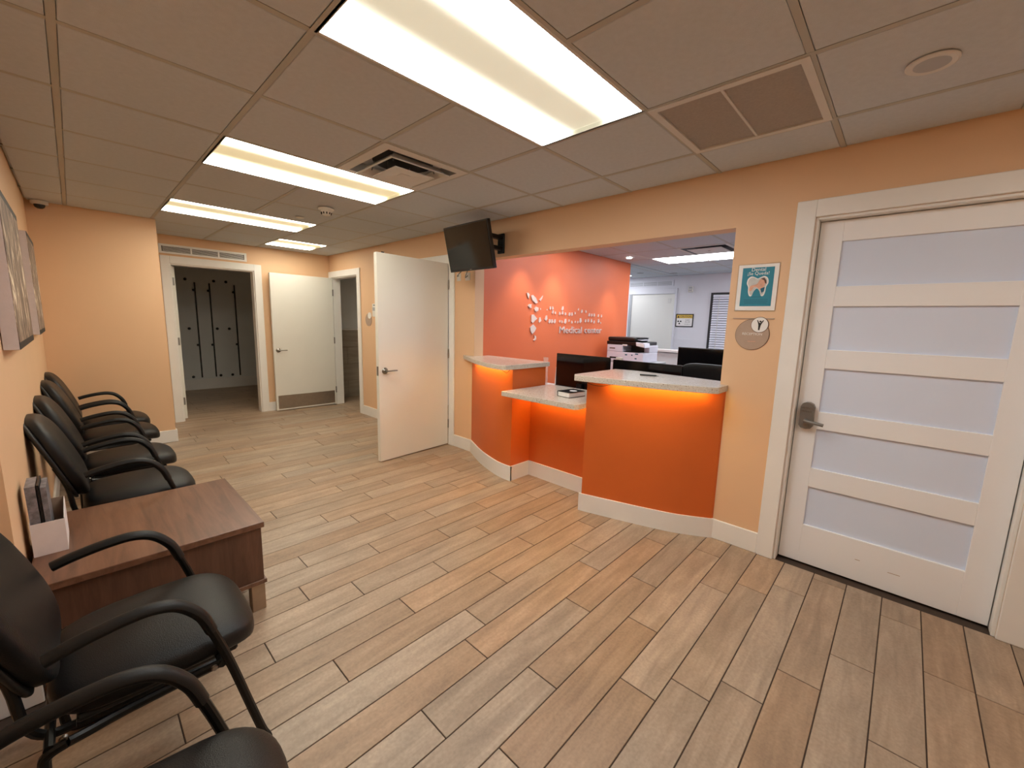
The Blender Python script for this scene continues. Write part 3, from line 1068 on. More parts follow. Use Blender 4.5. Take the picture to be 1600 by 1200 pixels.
# square air diffuser
t = thing('air_diffuser', 'square white air diffuser with stepped cones in the ceiling', 'air vent', (DIFF[0] + TU / 2, DIFF[2] + TU / 2, H))
cx, cy = DIFF[0] + TU / 2, DIFF[2] + TU / 2
def sq_ring(r0, z0, r1, z1, th=0.004):
    bm = bm_new()
    q = ((-1, -1), (1, -1), (1, 1), (-1, 1))
    A = [bm.verts.new((cx + a * r0, cy + b_ * r0, H + z0)) for a, b_ in q]
    C = [bm.verts.new((cx + a * r1, cy + b_ * r1, H + z1)) for a, b_ in q]
    A2 = [bm.verts.new((cx + a * r0, cy + b_ * r0, H + z0 + th)) for a, b_ in q]
    C2 = [bm.verts.new((cx + a * r1, cy + b_ * r1, H + z1 + th)) for a, b_ in q]
    for i in range(4):
        j = (i + 1) % 4
        bm.faces.new((A[i], A[j], C[j], C[i]))
        bm.faces.new((A2[j], A2[i], C2[i], C2[j]))
        bm.faces.new((A[j], A[i], A2[i], A2[j]))
        bm.faces.new((C[i], C[j], C2[j], C2[i]))
    bmesh.ops.recalc_face_normals(bm, faces=bm.faces[:])
    return bm
obj('frame', sq_ring(0.300, -0.004, 0.245, -0.008), 'tee', t)
obj('outer_cone', sq_ring(0.245, -0.008, 0.225, 0.05), 'ventgrey', t)
obj('middle_cone', merge(sq_ring(0.215, -0.030, 0.195, -0.026), sq_ring(0.195, -0.026, 0.165, 0.012)), 'tee', t)
cone = merge(sq_ring(0.140, -0.046, 0.120, -0.044), sq_ring(0.120, -0.044, 0.03, -0.034), B(cx - 0.031, cx + 0.031, cy - 0.031, cy + 0.031, H - 0.036, H - 0.032))
obj('centre_plate', cone, 'tee', t)
obj('duct_opening', lathe([(0.0, 0.075), (0.15, 0.075), (0.19, 0.05), (0.19, 0.045), (0.0, 0.045)], 30, 'Z', (cx, cy, H)), 'dark', t)
obj('plenum', sq_ring(0.225, 0.05, 0.14, 0.06), 'ventgrey', t)
for a, b_ in ((0.15, 0.13), (-0.15, 0.13), (0.15, -0.13), (-0.15, -0.13)):
    obj('strut', T([(cx + a, cy + b_, H - 0.012), (cx + a * 0.9, cy + b_ * 0.9, H + 0.045)], 0.004, 6), 'duct', t)
for a, b_ in ((0.08, 0.05), (-0.08, 0.05)):
    obj('strut', T([(cx + a, cy + b_, H - 0.038), (cx + a, cy + b_, H + 0.045)], 0.004, 6), 'duct', t)

# return grille by the reception wall
t = thing('return_grille', 'square return air grille with two mesh panels near the reception wall', 'air vent', (GRILLE[0] + TU / 2, GRILLE[2] + TU / 2, H))
g0, g1, g2, g3 = GRILLE
fr = bm_new()
fw = 0.034
box(fr, g0 + 0.003, g1 - 0.003, g2 + 0.003, g2 + fw, H - 0.004, H + 0.012)
box(fr, g0 + 0.003, g1 - 0.003, g3 - fw, g3 - 0.003, H - 0.004, H + 0.012)
box(fr, g0 + 0.003, g0 + fw, g2 + fw, g3 - fw, H - 0.004, H + 0.012)
box(fr, g1 - fw, g1 - 0.003, g2 + fw, g3 - fw, H - 0.004, H + 0.012)
obj('frame', fr, 'tee', t)
ym = (g2 + g3) / 2
obj('divider', B(g0 + fw, g1 - fw, ym - 0.005, ym + 0.005, H - 0.002, H + 0.012), 'tee', t)
obj('mesh_panel', B(g0 + fw, g1 - fw, g2 + fw, ym - 0.005, H + 0.004, H + 0.010), 'grille', t)
obj('mesh_panel', B(g0 + fw, g1 - fw, ym + 0.005, g3 - fw, H + 0.004, H + 0.010), 'grille', t)

# ceiling speaker, smoke detector, sprinkler, dome camera
t = thing('ceiling_speaker', 'round flush ceiling disc near the panelled door', 'ceiling speaker', (1.543, -1.53, H))
obj('rim', lathe([(0.05, -0.010), (0.066, -0.012), (0.072, -0.0085), (0.072, -0.004), (0.05, -0.004)], 32, 'Z', (1.543, -1.53, H)), 'tee', t, True)
obj('cover', lathe([(0, -0.013), (0.03, -0.0125), (0.05, -0.0105), (0.05, -0.004), (0, -0.004)], 32, 'Z', (1.543, -1.53, H)), 'ventgrey', t, True)
t = thing('smoke_detector', 'white smoke detector between the two middle troffer lights', 'smoke detector', (0.985, 2.28, H))
obj('base', lathe([(0.0, -0.022), (0.058, -0.022), (0.066, -0.016), (0.066, -0.006), (0, -0.006)], 28, 'Z', (0.985, 2.28, H)), 'plastic', t, True)
sn = obj('sensor', lathe([(0, -0.064), (0.028, -0.064), (0.036, -0.056), (0.044, -0.03), (0.046, -0.02), (0, -0.02)], 28, 'Z', (0.985, 2.28, H)), 'plastic', t, True)
for k in range(10):
    a = 2 * PI * k / 10
    obj('slot', T([(0.985 + 0.0385 * math.cos(a), 2.28 + 0.0385 * math.sin(a), H - 0.056), (0.985 + 0.043 * math.cos(a), 2.28 + 0.043 * math.sin(a), H - 0.040)], 0.005, 6), 'dark', sn)
t = thing('sprinkler', 'small flat sprinkler cover just beyond the smoke detector', 'sprinkler', (0.95, 2.81, H))
obj('cover', lathe([(0, -0.016), (0.034, -0.015), (0.038, -0.012), (0.038, -0.008), (0, -0.008)], 24, 'Z', (0.95, 2.81, H)), 'plastic', t, True)
obj('collar', lathe([(0, -0.010), (0.042, -0.009), (0.042, -0.006), (0, -0.006)], 24, 'Z', (0.95, 2.81, H)), 'tee', t, True)
t = thing('dome_camera', 'small white dome camera in the ceiling corner above the chairs', 'security camera', (-0.765, 4.13, H))
obj('base', lathe([(0, -0.036), (0.05, -0.036), (0.056, -0.03), (0.056, -0.006), (0, -0.006)], 28, 'Z', (-0.765, 4.13, H)), 'plastic', t, True)
obj('dome', lathe([(0, -0.072), (0.016, -0.07), (0.03, -0.06), (0.036, -0.046), (0.036, -0.034), (0, -0.034)], 24, 'Z', (-0.765, 4.13, H)), 'gloss', t, True)

# office air diffuser and small ceiling discs
t = thing('office_diffuser', 'white air diffuser with a dark slot in the office ceiling', 'air vent', (ODIFF[0] + TU / 2, ODIFF[2] + TU / 2, H))
cx, cy = ODIFF[0] + TU / 2, ODIFF[2] + TU / 2
obj('frame', sq_ring(0.300, -0.004, 0.262, -0.004), 'tee', t)
obj('outer_cone', sq_ring(0.262, -0.004, 0.20, 0.05), 'duct', t)
obj('centre_plate', sq_ring(0.20, -0.016, 0.02, -0.016), 'tee', t)
obj('duct_opening', B(cx - 0.2, cx + 0.2, cy - 0.2, cy + 0.2, H + 0.045, H + 0.05), 'dark', t)
for i, (x_, y_) in enumerate(((6.62, 2.12), (6.92, 1.62))):
    o = obj('office_ceiling_disc', lathe([(0, -0.016), (0.05, -0.014), (0.06, -0.010), (0.06, -0.006), (0, -0.006)], 24, 'Z', (x_, y_, H)), 'ventgrey', None, True)
    tag(o, ['small round disc on the office ceiling nearer the orange wall', 'small round disc on the office ceiling above the pale door'][i], 'ceiling disc', 'ceiling discs in the office')

# louvred vent above the far doorway
t = thing('wall_vent', 'long white louvred vent above the far dark doorway', 'air vent', (0.62, YF, 2.15))
vx0, vx1, vz0, vz1 = 0.152, 1.092, 2.150, 2.262
fr = bm_new()
box(fr, vx0, vx1, YF - 0.014, YF, vz0, vz0 + 0.022)
box(fr, vx0, vx1, YF - 0.014, YF, vz1 - 0.022, vz1)
box(fr, vx0, vx0 + 0.028, YF - 0.014, YF, vz0 + 0.022, vz1 - 0.022)
box(fr, vx1 - 0.028, vx1, YF - 0.014, YF, vz0 + 0.022, vz1 - 0.022)
obj('frame', fr, 'trim', t)
obj('back_plate', B(vx0 + 0.028, vx1 - 0.028, YF - 0.003, YF, vz0 + 0.022, vz1 - 0.022), 'dark', t)
pw = (vx1 - vx0 - 0.056) / 3
for i in range(3):
    a = vx0 + 0.028 + pw * i
    if i:
        obj('mullion', B(a - 0.008, a + 0.008, YF - 0.013, YF, vz0 + 0.022, vz1 - 0.022), 'trim', t)
    for k in range(5):
        z_ = vz0 + 0.029 + k * 0.0135
        obj('louvre', B(a + 0.008, a + pw - 0.008, YF - 0.012, YF - 0.003, z_, z_ + 0.005), 'trim', t)

# grey vent over the office door
t = thing('office_wall_vent', 'grey louvred vent above the pale office door', 'air vent', (XO, 2.28, 2.19))
obj('frame', B(XO - 0.012, XO, 1.80, 2.76, 2.185, 2.30, 0.002), 'white_wall', t)
for i in range(3):
    for k in range(4):
        obj('louvre', B(XO - 0.017, XO - 0.011, 1.84 + i * 0.295, 2.12 + i * 0.295, 2.205 + k * 0.019, 2.216 + k * 0.019), 'ventgrey', t)

# ================================================================== RECEPTION COUNTER
ZS0, ZS1 = 1.010, 1.052           # high slabs
ZL0, ZL1 = 0.797, 0.838           # low slab

lc = [(2.233, 1.76), (2.205, 1.700), (2.065, 1.409), (1.977, 1.160), (1.936, 0.985), (1.933, 0.848)]
lc_s = [(p_.x, p_.y) for p_ in spline([(x, y, 0) for x, y in lc], 6)]
rc = [(1.905, 0.082), (1.963, -0.136), (2.026, -0.359), (2.100, -0.575), (2.206, -0.765)]
rc_s = [(p_.x, p_.y) for p_ in spline([(x, y, 0) for x, y in rc], 6)]

def offset_path(pts, d):
    out = []
    n = len(pts)
    for i in range(n):
        a, b_ = Vector(pts[max(i - 1, 0)]), Vector(pts[min(i + 1, n - 1)])
        tt = (b_ - a).normalized()
        nn = Vector((tt.y, -tt.x))
        out.append((pts[i][0] + nn.x * d, pts[i][1] + nn.y * d))
    return out

def ribbon(outer, inner, z0, z1):
    return prism(bm_new(), outer + list(reversed(inner)), z0, z1)

# left unit
t = thing('counter_base', 'tall orange counter unit with a curved front beside the open door', 'counter', (2.15, 1.25, 0), 'orange reception counter units')
body = [(x + 0.014, y) for x, y in lc_s[2:-1]] + [(1.947, 0.862), (2.40, 0.862), (2.40, 1.70), (2.36, 1.70), (2.232, 1.70)]
obj('body', prism(bm_new(), body, 0, ZS0), 'orange', t)
inner = [(x + 0.0145, y) for x, y in lc_s[2:]]
obj('baseboard', ribbon(lc_s[2:], inner, 0, BH), 'trim', t)
obj('baseboard', B(1.933, 2.19, 0.848, 0.8625, 0, BH), 'trim', t)

# low unit
t = thing('counter_base', 'low recessed orange counter unit between the two tall ones', 'counter', (2.28, 0.46, 0), 'orange reception counter units')
obj('body', B(2.196, 2.36, 0.082, 0.8615, 0, ZL0), 'orange', t)
obj('baseboard', B(2.182, 2.196, 0.085, 0.848, 0, BH), 'trim', t)

# right unit
t = thing('counter_base', 'tall orange counter unit with a slanting front in the middle of the photo', 'counter', (2.15, -0.35, 0), 'orange reception counter units')
inn = [(x + 0.014, y - 0.002) for x, y in rc_s]
body = inn + [(2.232, -0.775), (2.232, -0.735), (2.36, -0.734), (2.36, 0.080), (1.919, 0.080)]
bm = bm_new()
prism(bm, list(reversed(body)), 0, ZS0)
obj('body', bm, 'orange', t)
obj('baseboard', prism(bm_new(), list(reversed([(1.905, 0.096)] + rc_s[1:] + [(2.233, -0.80)] + [(2.233, -0.775)] + list(reversed(inn))[:-1] + [(1.919, 0.096)])), 0, BH), 'trim', t)

# slabs
t = thing('countertop', 'speckled stone slab on the tall unit beside the open door', 'countertop', (2.15, 1.3, ZS0), 'speckled counter slabs')
sl = [(2.232, 1.875), (2.19, 1.80), (1.996, 1.434), (1.857, 1.098), (1.826, 0.915), (1.843, 0.848)]
sl_s = [(p_.x, p_.y) for p_ in spline([(x, y, 0) for x, y in sl], 6)]
obj('slab', prism(bm_new(), sl_s + [(2.44, 0.848), (2.44, 1.695), (2.232, 1.695)], ZS0, ZS1, 0.004), 'quartz', t)
st = [(x - 0.045, y) for x, y in lc_s[8:-3]]
obj('light_strip', ribbon([(x - 0.007, y) for x, y in st], [(x + 0.007, y) for x, y in st], ZS0 - 0.007, ZS0 - 0.0005), 'strip', t)
obj('cable', T([(1.875, 0.925, ZS0 - 0.001), (1.886, 0.90, ZS0 - 0.022), (1.893, 0.885, ZS0 - 0.030), (1.905, 0.872, ZS0 - 0.014), (1.912, 0.866, ZS0 - 0.001)], 0.0025, 6), 'wire', t)

t = thing('countertop', 'low speckled stone slab carrying the black book', 'countertop', (2.1, 0.45, ZL0), 'speckled counter slabs')
obj('slab', prism(bm_new(), [(1.795, 0.140), (1.795, 0.10), (1.83, 0.083), (1.90, 0.0825), (2.45, 0.0825), (2.45, 0.845), (1.795, 0.845)][::1], ZL0, ZL1, 0.004), 'quartz', t)
obj('light_strip', B(2.115, 2.13, 0.12, 0.80, ZL0 - 0.007, ZL0 - 0.0005), 'strip', t)

t = thing('countertop', 'long speckled stone slab with a pen on the right tall unit', 'countertop', (2.1, -0.3, ZS0), 'speckled counter slabs')
sr = [(1.812, 0.122), (1.842, -0.089), (1.885, -0.29), (1.950, -0.53), (2.028, -0.745)]
sr_s = [(p_.x, p_.y) for p_ in spline([(x, y, 0) for x, y in sr], 5)]
outl = sr_s + [(2.06, -0.782), (2.232, -0.782), (2.232, -0.737), (2.40, -0.734), (2.46, -0.30), (2.49, 0.0), (2.445, 0.155), (1.86, 0.155)]
obj('slab', prism(bm_new(), list(reversed(outl)), ZS0, ZS1, 0.004), 'quartz', t)
st = [(x - 0.045, y) for x, y in rc_s[5:-2]]
obj('light_strip', ribbon([(x - 0.007, y) for x, y in st], [(x + 0.007, y) for x, y in st], ZS0 - 0.007, ZS0 - 0.0005), 'strip', t)
obj('cable', T(spline([(1.875, 0.07, ZS0 - 0.001), (1.877, 0.03, ZS0 - 0.018), (1.885, -0.03, ZS0 - 0.026), (1.895, -0.09, ZS0 - 0.018), (1.90, -0.135, ZS0 - 0.001)], 4), 0.0022, 6), 'wire', t)

# things on the counters
t = thing('book', 'small thick black book lying on the low stone slab', 'book', (2.08, 0.33, ZL1))
c0, s0 = math.cos(-0.12), math.sin(-0.12)
def rb(x0, x1, y0, y1, z0, z1, px=2.08, py=0.33, ang=-0.12, bev=0.0):
    bm = B(x0, x1, y0, y1, z0, z1, bev)
    bmesh.ops.rotate(bm, verts=bm.verts[:], cent=(0, 0, 0), matrix=Matrix.Rotation(ang, 3, 'Z'))
    bmesh.ops.translate(bm, verts=bm.verts[:], vec=(px, py, 0))
    return bm
obj('cover', merge(rb(-0.095, 0.095, -0.065, 0.065, ZL1, ZL1 + 0.003), rb(-0.095, 0.095, -0.065, 0.065, ZL1 + 0.040, ZL1 + 0.043), rb(-0.095, 0.095, 0.062, 0.065, ZL1 + 0.003, ZL1 + 0.040)), 'bookcloth', t)
obj('pages', rb(-0.091, 0.091, -0.060, 0.062, ZL1 + 0.003, ZL1 + 0.040), 'paper', t)
obj('round_sticker', prism(bm_new(), [(2.085 + x, 0.315 + y) for x, y in disc_pts(0, 0, 0.030, 0.030, 28)], ZL1 + 0.043, ZL1 + 0.0435), 'paper', t)
t = thing('pen', 'black pen lying on the long stone slab', 'pen', (2.24, -0.24, ZS1))
obj('barrel', T([(2.217, -0.180, ZS1 + 0.005), (2.257, -0.29, ZS1 + 0.005)], 0.005, 10), 'black', t, True)
obj('tip', T([(2.257, -0.29, ZS1 + 0.005), (2.262, -0.304, ZS1 + 0.004)], 0.0028, 8), 'nickel', t, True)

# ---- sign letters on the orange wall
t = thing('wall_lettering', 'raised silver logo and letters of a medical center on the orange wall', 'sign', (3.9, YO, 1.30))
def blob(cx_, cz, pts, r=0.0):
    return plate([(cx_ + a, cz + b_) for a, b_ in pts], 0.012, 'Y', YO, -1)
tear = [(-.04, .02), (-.015, .035), (.03, .015), (.045, -.02), (.02, -.035), (-.02, -.02)]
emb = [
    (3.075, 1.735, [(-.035, .03), (.0, .035), (.03, .01), (.01, -.05), (-.012, -.02)]),
    (3.185, 1.695, [(-.075, .045), (-.03, .06), (.04, .02), (.085, -.05), (.04, -.06), (-.04, -.02)]),
    (3.31, 1.715, [(.045, .04), (.012, .01), (-.035, -.03), (-.012, -.045), (.03, -.005)]),
    (3.115, 1.61, [(-.045, .0), (-.02, .03), (.035, .028), (.02, .002), (.04, -.018), (-.005, -.03)]),
    (3.235, 1.585, [(-.05, -.005), (-.01, .03), (.045, .015), (.04, -.03), (-.01, -.045), (-.04, -.03)]),
    (3.195, 1.465, [(-.065, .055), (-.01, .06), (.07, .0), (.02, -.03), (-.03, -.07), (-.062, -.04)]),
    (3.185, 1.335, [(-.07, .03), (.0, .075), (.07, .02), (.035, -.03), (-.02, -.07), (-.062, -.02)]),
    (3.21, 1.23, [(.0, .045), (.04, .03), (.045, -.015), (.01, -.04), (-.015, -.03), (.012, .0)]),
]
for cx_, cz, pts in emb:
    obj('emblem_piece', blob(cx_, cz, [(a * 0.8, b_ * 0.8) for a, b_ in pts]), 'letter', t)
# (x, z, size) of the raised letter pieces on the wall
line_1 = [(3.314, 1.583, 0.5), (3.439, 1.580, 0.4), (3.501, 1.602, 1), (3.553, 1.604, 1), (3.556, 1.556, 1), (3.610, 1.546, 0.8), (3.704, 1.541, 1), (3.758, 1.609, 1.3), (3.763, 1.551, 1.1), (3.829, 1.541, 0.9), (3.915, 1.540, 1.1), (3.973, 1.541, 1.1), (4.046, 1.557, 0.8), (4.116, 1.611, 0.7), (4.203, 1.588, 1.1), (4.305, 1.587, 0.9), (4.390, 1.546, 1.1), (4.455, 1.543, 1), (4.522, 1.545, 1.1), (4.625, 1.539, 1), (4.712, 1.537, 1)]
line_2 = [(3.309, 1.451, 1.5), (3.426, 1.477, 1.5), (3.499, 1.439, 1.2), (3.551, 1.440, 1.2), (3.603, 1.441, 1.2), (3.711, 1.443, 0.8), (3.760, 1.436, 0.9), (3.829, 1.445, 1.5), (3.914, 1.455, 0.8), (3.982, 1.435, 0.9), (4.055, 1.441, 0.7), (4.116, 1.438, 0.8), (4.183, 1.461, 1.6), (4.301, 1.459, 1), (4.373, 1.465, 1.1), (4.455, 1.462, 1.2), (4.523, 1.449, 1), (4.641, 1.465, 1.3), (4.705, 1.439, 0.7)]
for i, (x_, z_, s_) in enumerate(line_1 + line_2):
    w_, h_ = 0.017 * s_, 0.022 * s_
    sk = 0.006 * ((i * 5) % 3 - 1)
    obj('letter_fragment', plate([(x_ - w_, z_ - h_ * .6), (x_ - w_ * .2 + sk, z_ - h_), (x_ + w_, z_ - h_ * .3), (x_ + w_ * .5 + sk, z_ + h_), (x_ - w_ * .5 + sk, z_ + h_ * .8)], 0.01, 'Y', YO, -1), 'letter', t)
tb = text_on(text_bm('Medical center', 0.12, 0.006), (4.220, YO - 0.008, 1.333), (1, 0, 0), (0, 0, 1), 1.029, 0.088)
for lb in islands(tb):
    obj('letter', lb, 'letter', t)

# ================================================================== ON THE RECEPTION WALL
# poster in a clear holder
t = thing('poster', 'teal dental poster in a clear holder above the round reception sign', 'poster', (W, -0.886, 1.48))
x_ = W
obj('holder', B(x_ - 0.0025, x_, -0.998, -0.772, 1.520, 1.805), 'film', t)
obj('holder_lip', B(x_ - 0.006, x_, -0.998, -0.772, 1.474, 1.480), 'taupe', t)
sheet_ = obj('sheet', B(x_ - 0.0035, x_ - 0.0026, -0.993, -0.777, 1.527, 1.800), 'paper', t)
pr = obj('print', B(x_ - 0.0042, x_ - 0.0036, -0.970, -0.800, 1.552, 1.782), 'teal', t)
def yz(pts, cy_, cz, s_):
    return [(cy_ - a * s_, cz + b_ * s_) for a, b_ in pts]     # a grows to the right of the picture
tooth = [(-.46, .38), (-.3, .5), (-.12, .44), (0, .38), (.12, .44), (.3, .5), (.46, .38), (.5, .15), (.42, -.05), (.40, -.3), (.33, -.5), (.22, -.5), (.14, -.28), (0, -.12), (-.14, -.28), (-.22, -.5), (-.33, -.5), (-.40, -.3), (-.42, -.05), (-.5, .15)]
tooth_in = [(a * .88, b_ * .88 + .01) for a, b_ in tooth]
cy_, cz_ = -0.887, 1.672
def smooth2(pts, n=4):
    return [(p_.x, p_.y) for p_ in spline([(a, b_, 0) for a, b_ in pts], n, True)]
obj('tooth_outline', plate(yz(smooth2(tooth), cy_, cz_, 0.116), 0.0006, 'X', x_ - 0.0042, -1), 'paper', pr)
obj('tooth_picture', plate(yz(smooth2(tooth_in), cy_, cz_, 0.116), 0.0006, 'X', x_ - 0.0048, -1), 'grey_print', pr)
obj('face_print', plate(yz(smooth2([(-.02, .1), (.12, .34), (.3, .3), (.36, .1), (.28, -.1), (.16, -.2), (.02, -.08), (-.14, -.06), (-.24, -.24), (-.36, -.2), (-.3, .02)], 3), cy_, cz_, 0.116), 0.0006, 'X', x_ - 0.0054, -1), 'skin', pr)
obj('hair_print', plate(yz([(.14, .37), (.3, .41), (.4, .26), (.42, .1), (.36, .12), (.3, .28)], cy_, cz_, 0.116), 0.0006, 'X', x_ - 0.006, -1), 'brown_print', pr)
obj('collar_print', plate(yz([(.16, -.14), (.36, -.06), (.34, -.28), (.24, -.36)], cy_, cz_, 0.116), 0.0006, 'X', x_ - 0.006, -1), 'teal_dark', pr)
for body_, zc, wd in (('Dental', 1.770, 0.075), ('¡Se Queda!', 1.745, 0.115)):
    q = obj('lettering', text_on(text_bm(body_, 0.03), (x_ - 0.0046, cy_, zc), (0, -1, 0), (0, 0, 1), wd), 'paper', pr)
    q['kind'] = 'stuff'
for zc, wd in ((1.606, 0.05), (1.590, 0.13), (1.580, 0.13), (1.570, 0.12)):
    obj('text_line', B(x_ - 0.0046, x_ - 0.0042, cy_ - wd / 2, cy_ + wd / 2, zc, zc + 0.0025), 'teal_dark', pr)

# round reception sign
t = thing('reception_sign', 'round taupe reception sign with a small white figure disc', 'sign', (W, -0.888, 1.29))
obj('plate', plate(disc_pts(-0.888, 1.380, 0.092, 0.092, 48), 0.006, 'X', W, -1), 'taupe', t)
obj('edge', merge(plate(disc_pts(-0.888, 1.380, 0.0945, 0.0945, 48), 0.003, 'X', W, -1)), 'brown_print', t)
q = obj('lettering', text_on(text_bm('RECEPTION', 0.03, 0.0004), (W - 0.0066, -0.889, 1.384), (0, -1, 0), (0, 0, 1), 0.108), 'paper', t)
q['kind'] = 'stuff'
obj('raised_line', B(W - 0.0068, W - 0.006, -0.912, -0.868, 1.336, 1.340), 'skin', t)
ds = obj('figure_disc', plate(disc_pts(-0.925, 1.440, 0.045, 0.045, 36), 0.009, 'X', W, -1), 'paper', t)
obj('disc_edge', plate(disc_pts(-0.925, 1.440, 0.0475, 0.0475, 36), 0.0075, 'X', W, -1), 'brown_print', t)
def fig(a, b_):
    return (-0.925 - a, 1.440 + b_)
obj('figure', plate([fig(-.006, -.032), fig(.002, -.032), fig(.006, -.005), fig(.010, .006), fig(.021, .026), fig(.018, .029), fig(.004, .012), fig(-.003, .012), fig(-.013, .030), fig(-.016, .027), fig(-.008, .006), fig(-.006, -.005)], 0.0008, 'X', W - 0.009, -1), 'ink', ds)
obj('figure_head', plate(disc_pts(*fig(.003, .020), 0.0055, 0.0055, 16), 0.0008, 'X', W - 0.009, -1), 'ink', ds)

# thermostat and washroom sign
t = thing('thermostat', 'white wall thermostat with a dark display beside the open door', 'thermostat', (W, 3.76, 1.44))
obj('body', B(W - 0.022, W, 3.70, 3.815, 1.44, 1.615, 0.005, 2), 'plastic', t)
obj('display', B(W - 0.0235, W - 0.021, 3.715, 3.80, 1.52, 1.565), 'ventgrey', t)
obj('button', B(W - 0.0235, W - 0.021, 3.735, 3.78, 1.59, 1.60), 'dark', t)
t = thing('washroom_sign', 'round taupe washroom sign on the wall between two doors', 'sign', (W, 3.95, 1.31))
obj('plate', plate(disc_pts(3.955, 1.395, 0.088, 0.088, 40), 0.007, 'X', W, -1), 'taupe', t)
obj('figure_disc', plate(disc_pts(3.92, 1.455, 0.044, 0.044, 32), 0.011, 'X', W, -1), 'paper', t)

# power sockets below the television
for i, (y0, y1) in enumerate(((1.925, 1.990), (1.775, 1.85))):
    t = thing('wall_socket', ['white wall socket below the television next to the door casing', 'white wall socket below the television next to the jamb'][i], 'socket', (W, (y0 + y1) / 2, 1.84), 'sockets under the television')
    obj('plate', B(W - 0.006, W, y0, y1, 1.835, 1.915, 0.002), 'plastic', t)
    obj('outlet', B(W - 0.009, W - 0.006, y0 + 0.017, y1 - 0.017, 1.852, 1.868, 0.001), 'card', t)
    obj('outlet', B(W - 0.009, W - 0.006, y0 + 0.017, y1 - 0.017, 1.882, 1.898, 0.001), 'card', t)

# ---- television on its arm
t = thing('television', 'black flat television on a wall arm above the reception counter', 'television', (2.05, 1.42, 1.88))
tilt = math.radians(13)
def tvbm(x0, x1, y0, y1, z0, z1, bev=0.0):
    """local box: x depth (0 = screen), y width, z height above the lower edge"""
    bm = B(x0, x1, y0, y1, z0, z1, bev, 2)
    bmesh.ops.rotate(bm, verts=bm.verts[:], cent=(0, 0, 0), matrix=Matrix.Rotation(-tilt, 3, 'Y'))
    bmesh.ops.rotate(bm, verts=bm.verts[:], cent=(0, 0, 0), matrix=Matrix.Rotation(math.radians(-1.0), 3, 'Z'))
    bmesh.ops.translate(bm, verts=bm.verts[:], vec=(1.935, 1.42, 1.878))
    return bm
obj('case', tvbm(0.004, 0.04, -0.312, 0.312, 0, 0.412, 0.004), 'black', t)
obj('screen', tvbm(0.0, 0.006, -0.299, 0.299, 0.022, 0.400), 'screen', t)
obj('rear_housing', tvbm(0.038, 0.07, -0.2, 0.2, 0.04, 0.30, 0.01), 'black', t)
obj('logo_mark', tvbm(-0.0005, 0.004, -0.012, 0.012, 0.008, 0.013), 'nickel', t)
mt = obj('wall_mount', B(W - 0.02, W, 1.28, 1.36, 2.06, 2.24, 0.003), 'blackmetal', t)
obj('arm', B(1.99, W - 0.015, 1.285, 1.34, 2.185, 2.22, 0.004), 'blackmetal', mt)
obj('arm', B(1.99, W - 0.015, 1.285, 1.34, 2.085, 2.12, 0.004), 'blackmetal', mt)
obj('bracket', B(1.965, 2.0, 1.26, 1.36, 2.06, 2.24, 0.004), 'blackmetal', mt)
obj('cable', T(spline([(1.985, 1.52, 1.90), (2.03, 1.60, 1.865), (2.12, 1.72, 1.85), (2.2, 1.80, 1.865), (2.228, 1.81, 1.885)], 5), 0.004, 8), 'black', t, True)
obj('cable', T(spline([(1.985, 1.60, 1.90), (2.05, 1.75, 1.87), (2.16, 1.90, 1.872), (2.227, 1.955, 1.89)], 5), 0.004, 8), 'black', t, True)

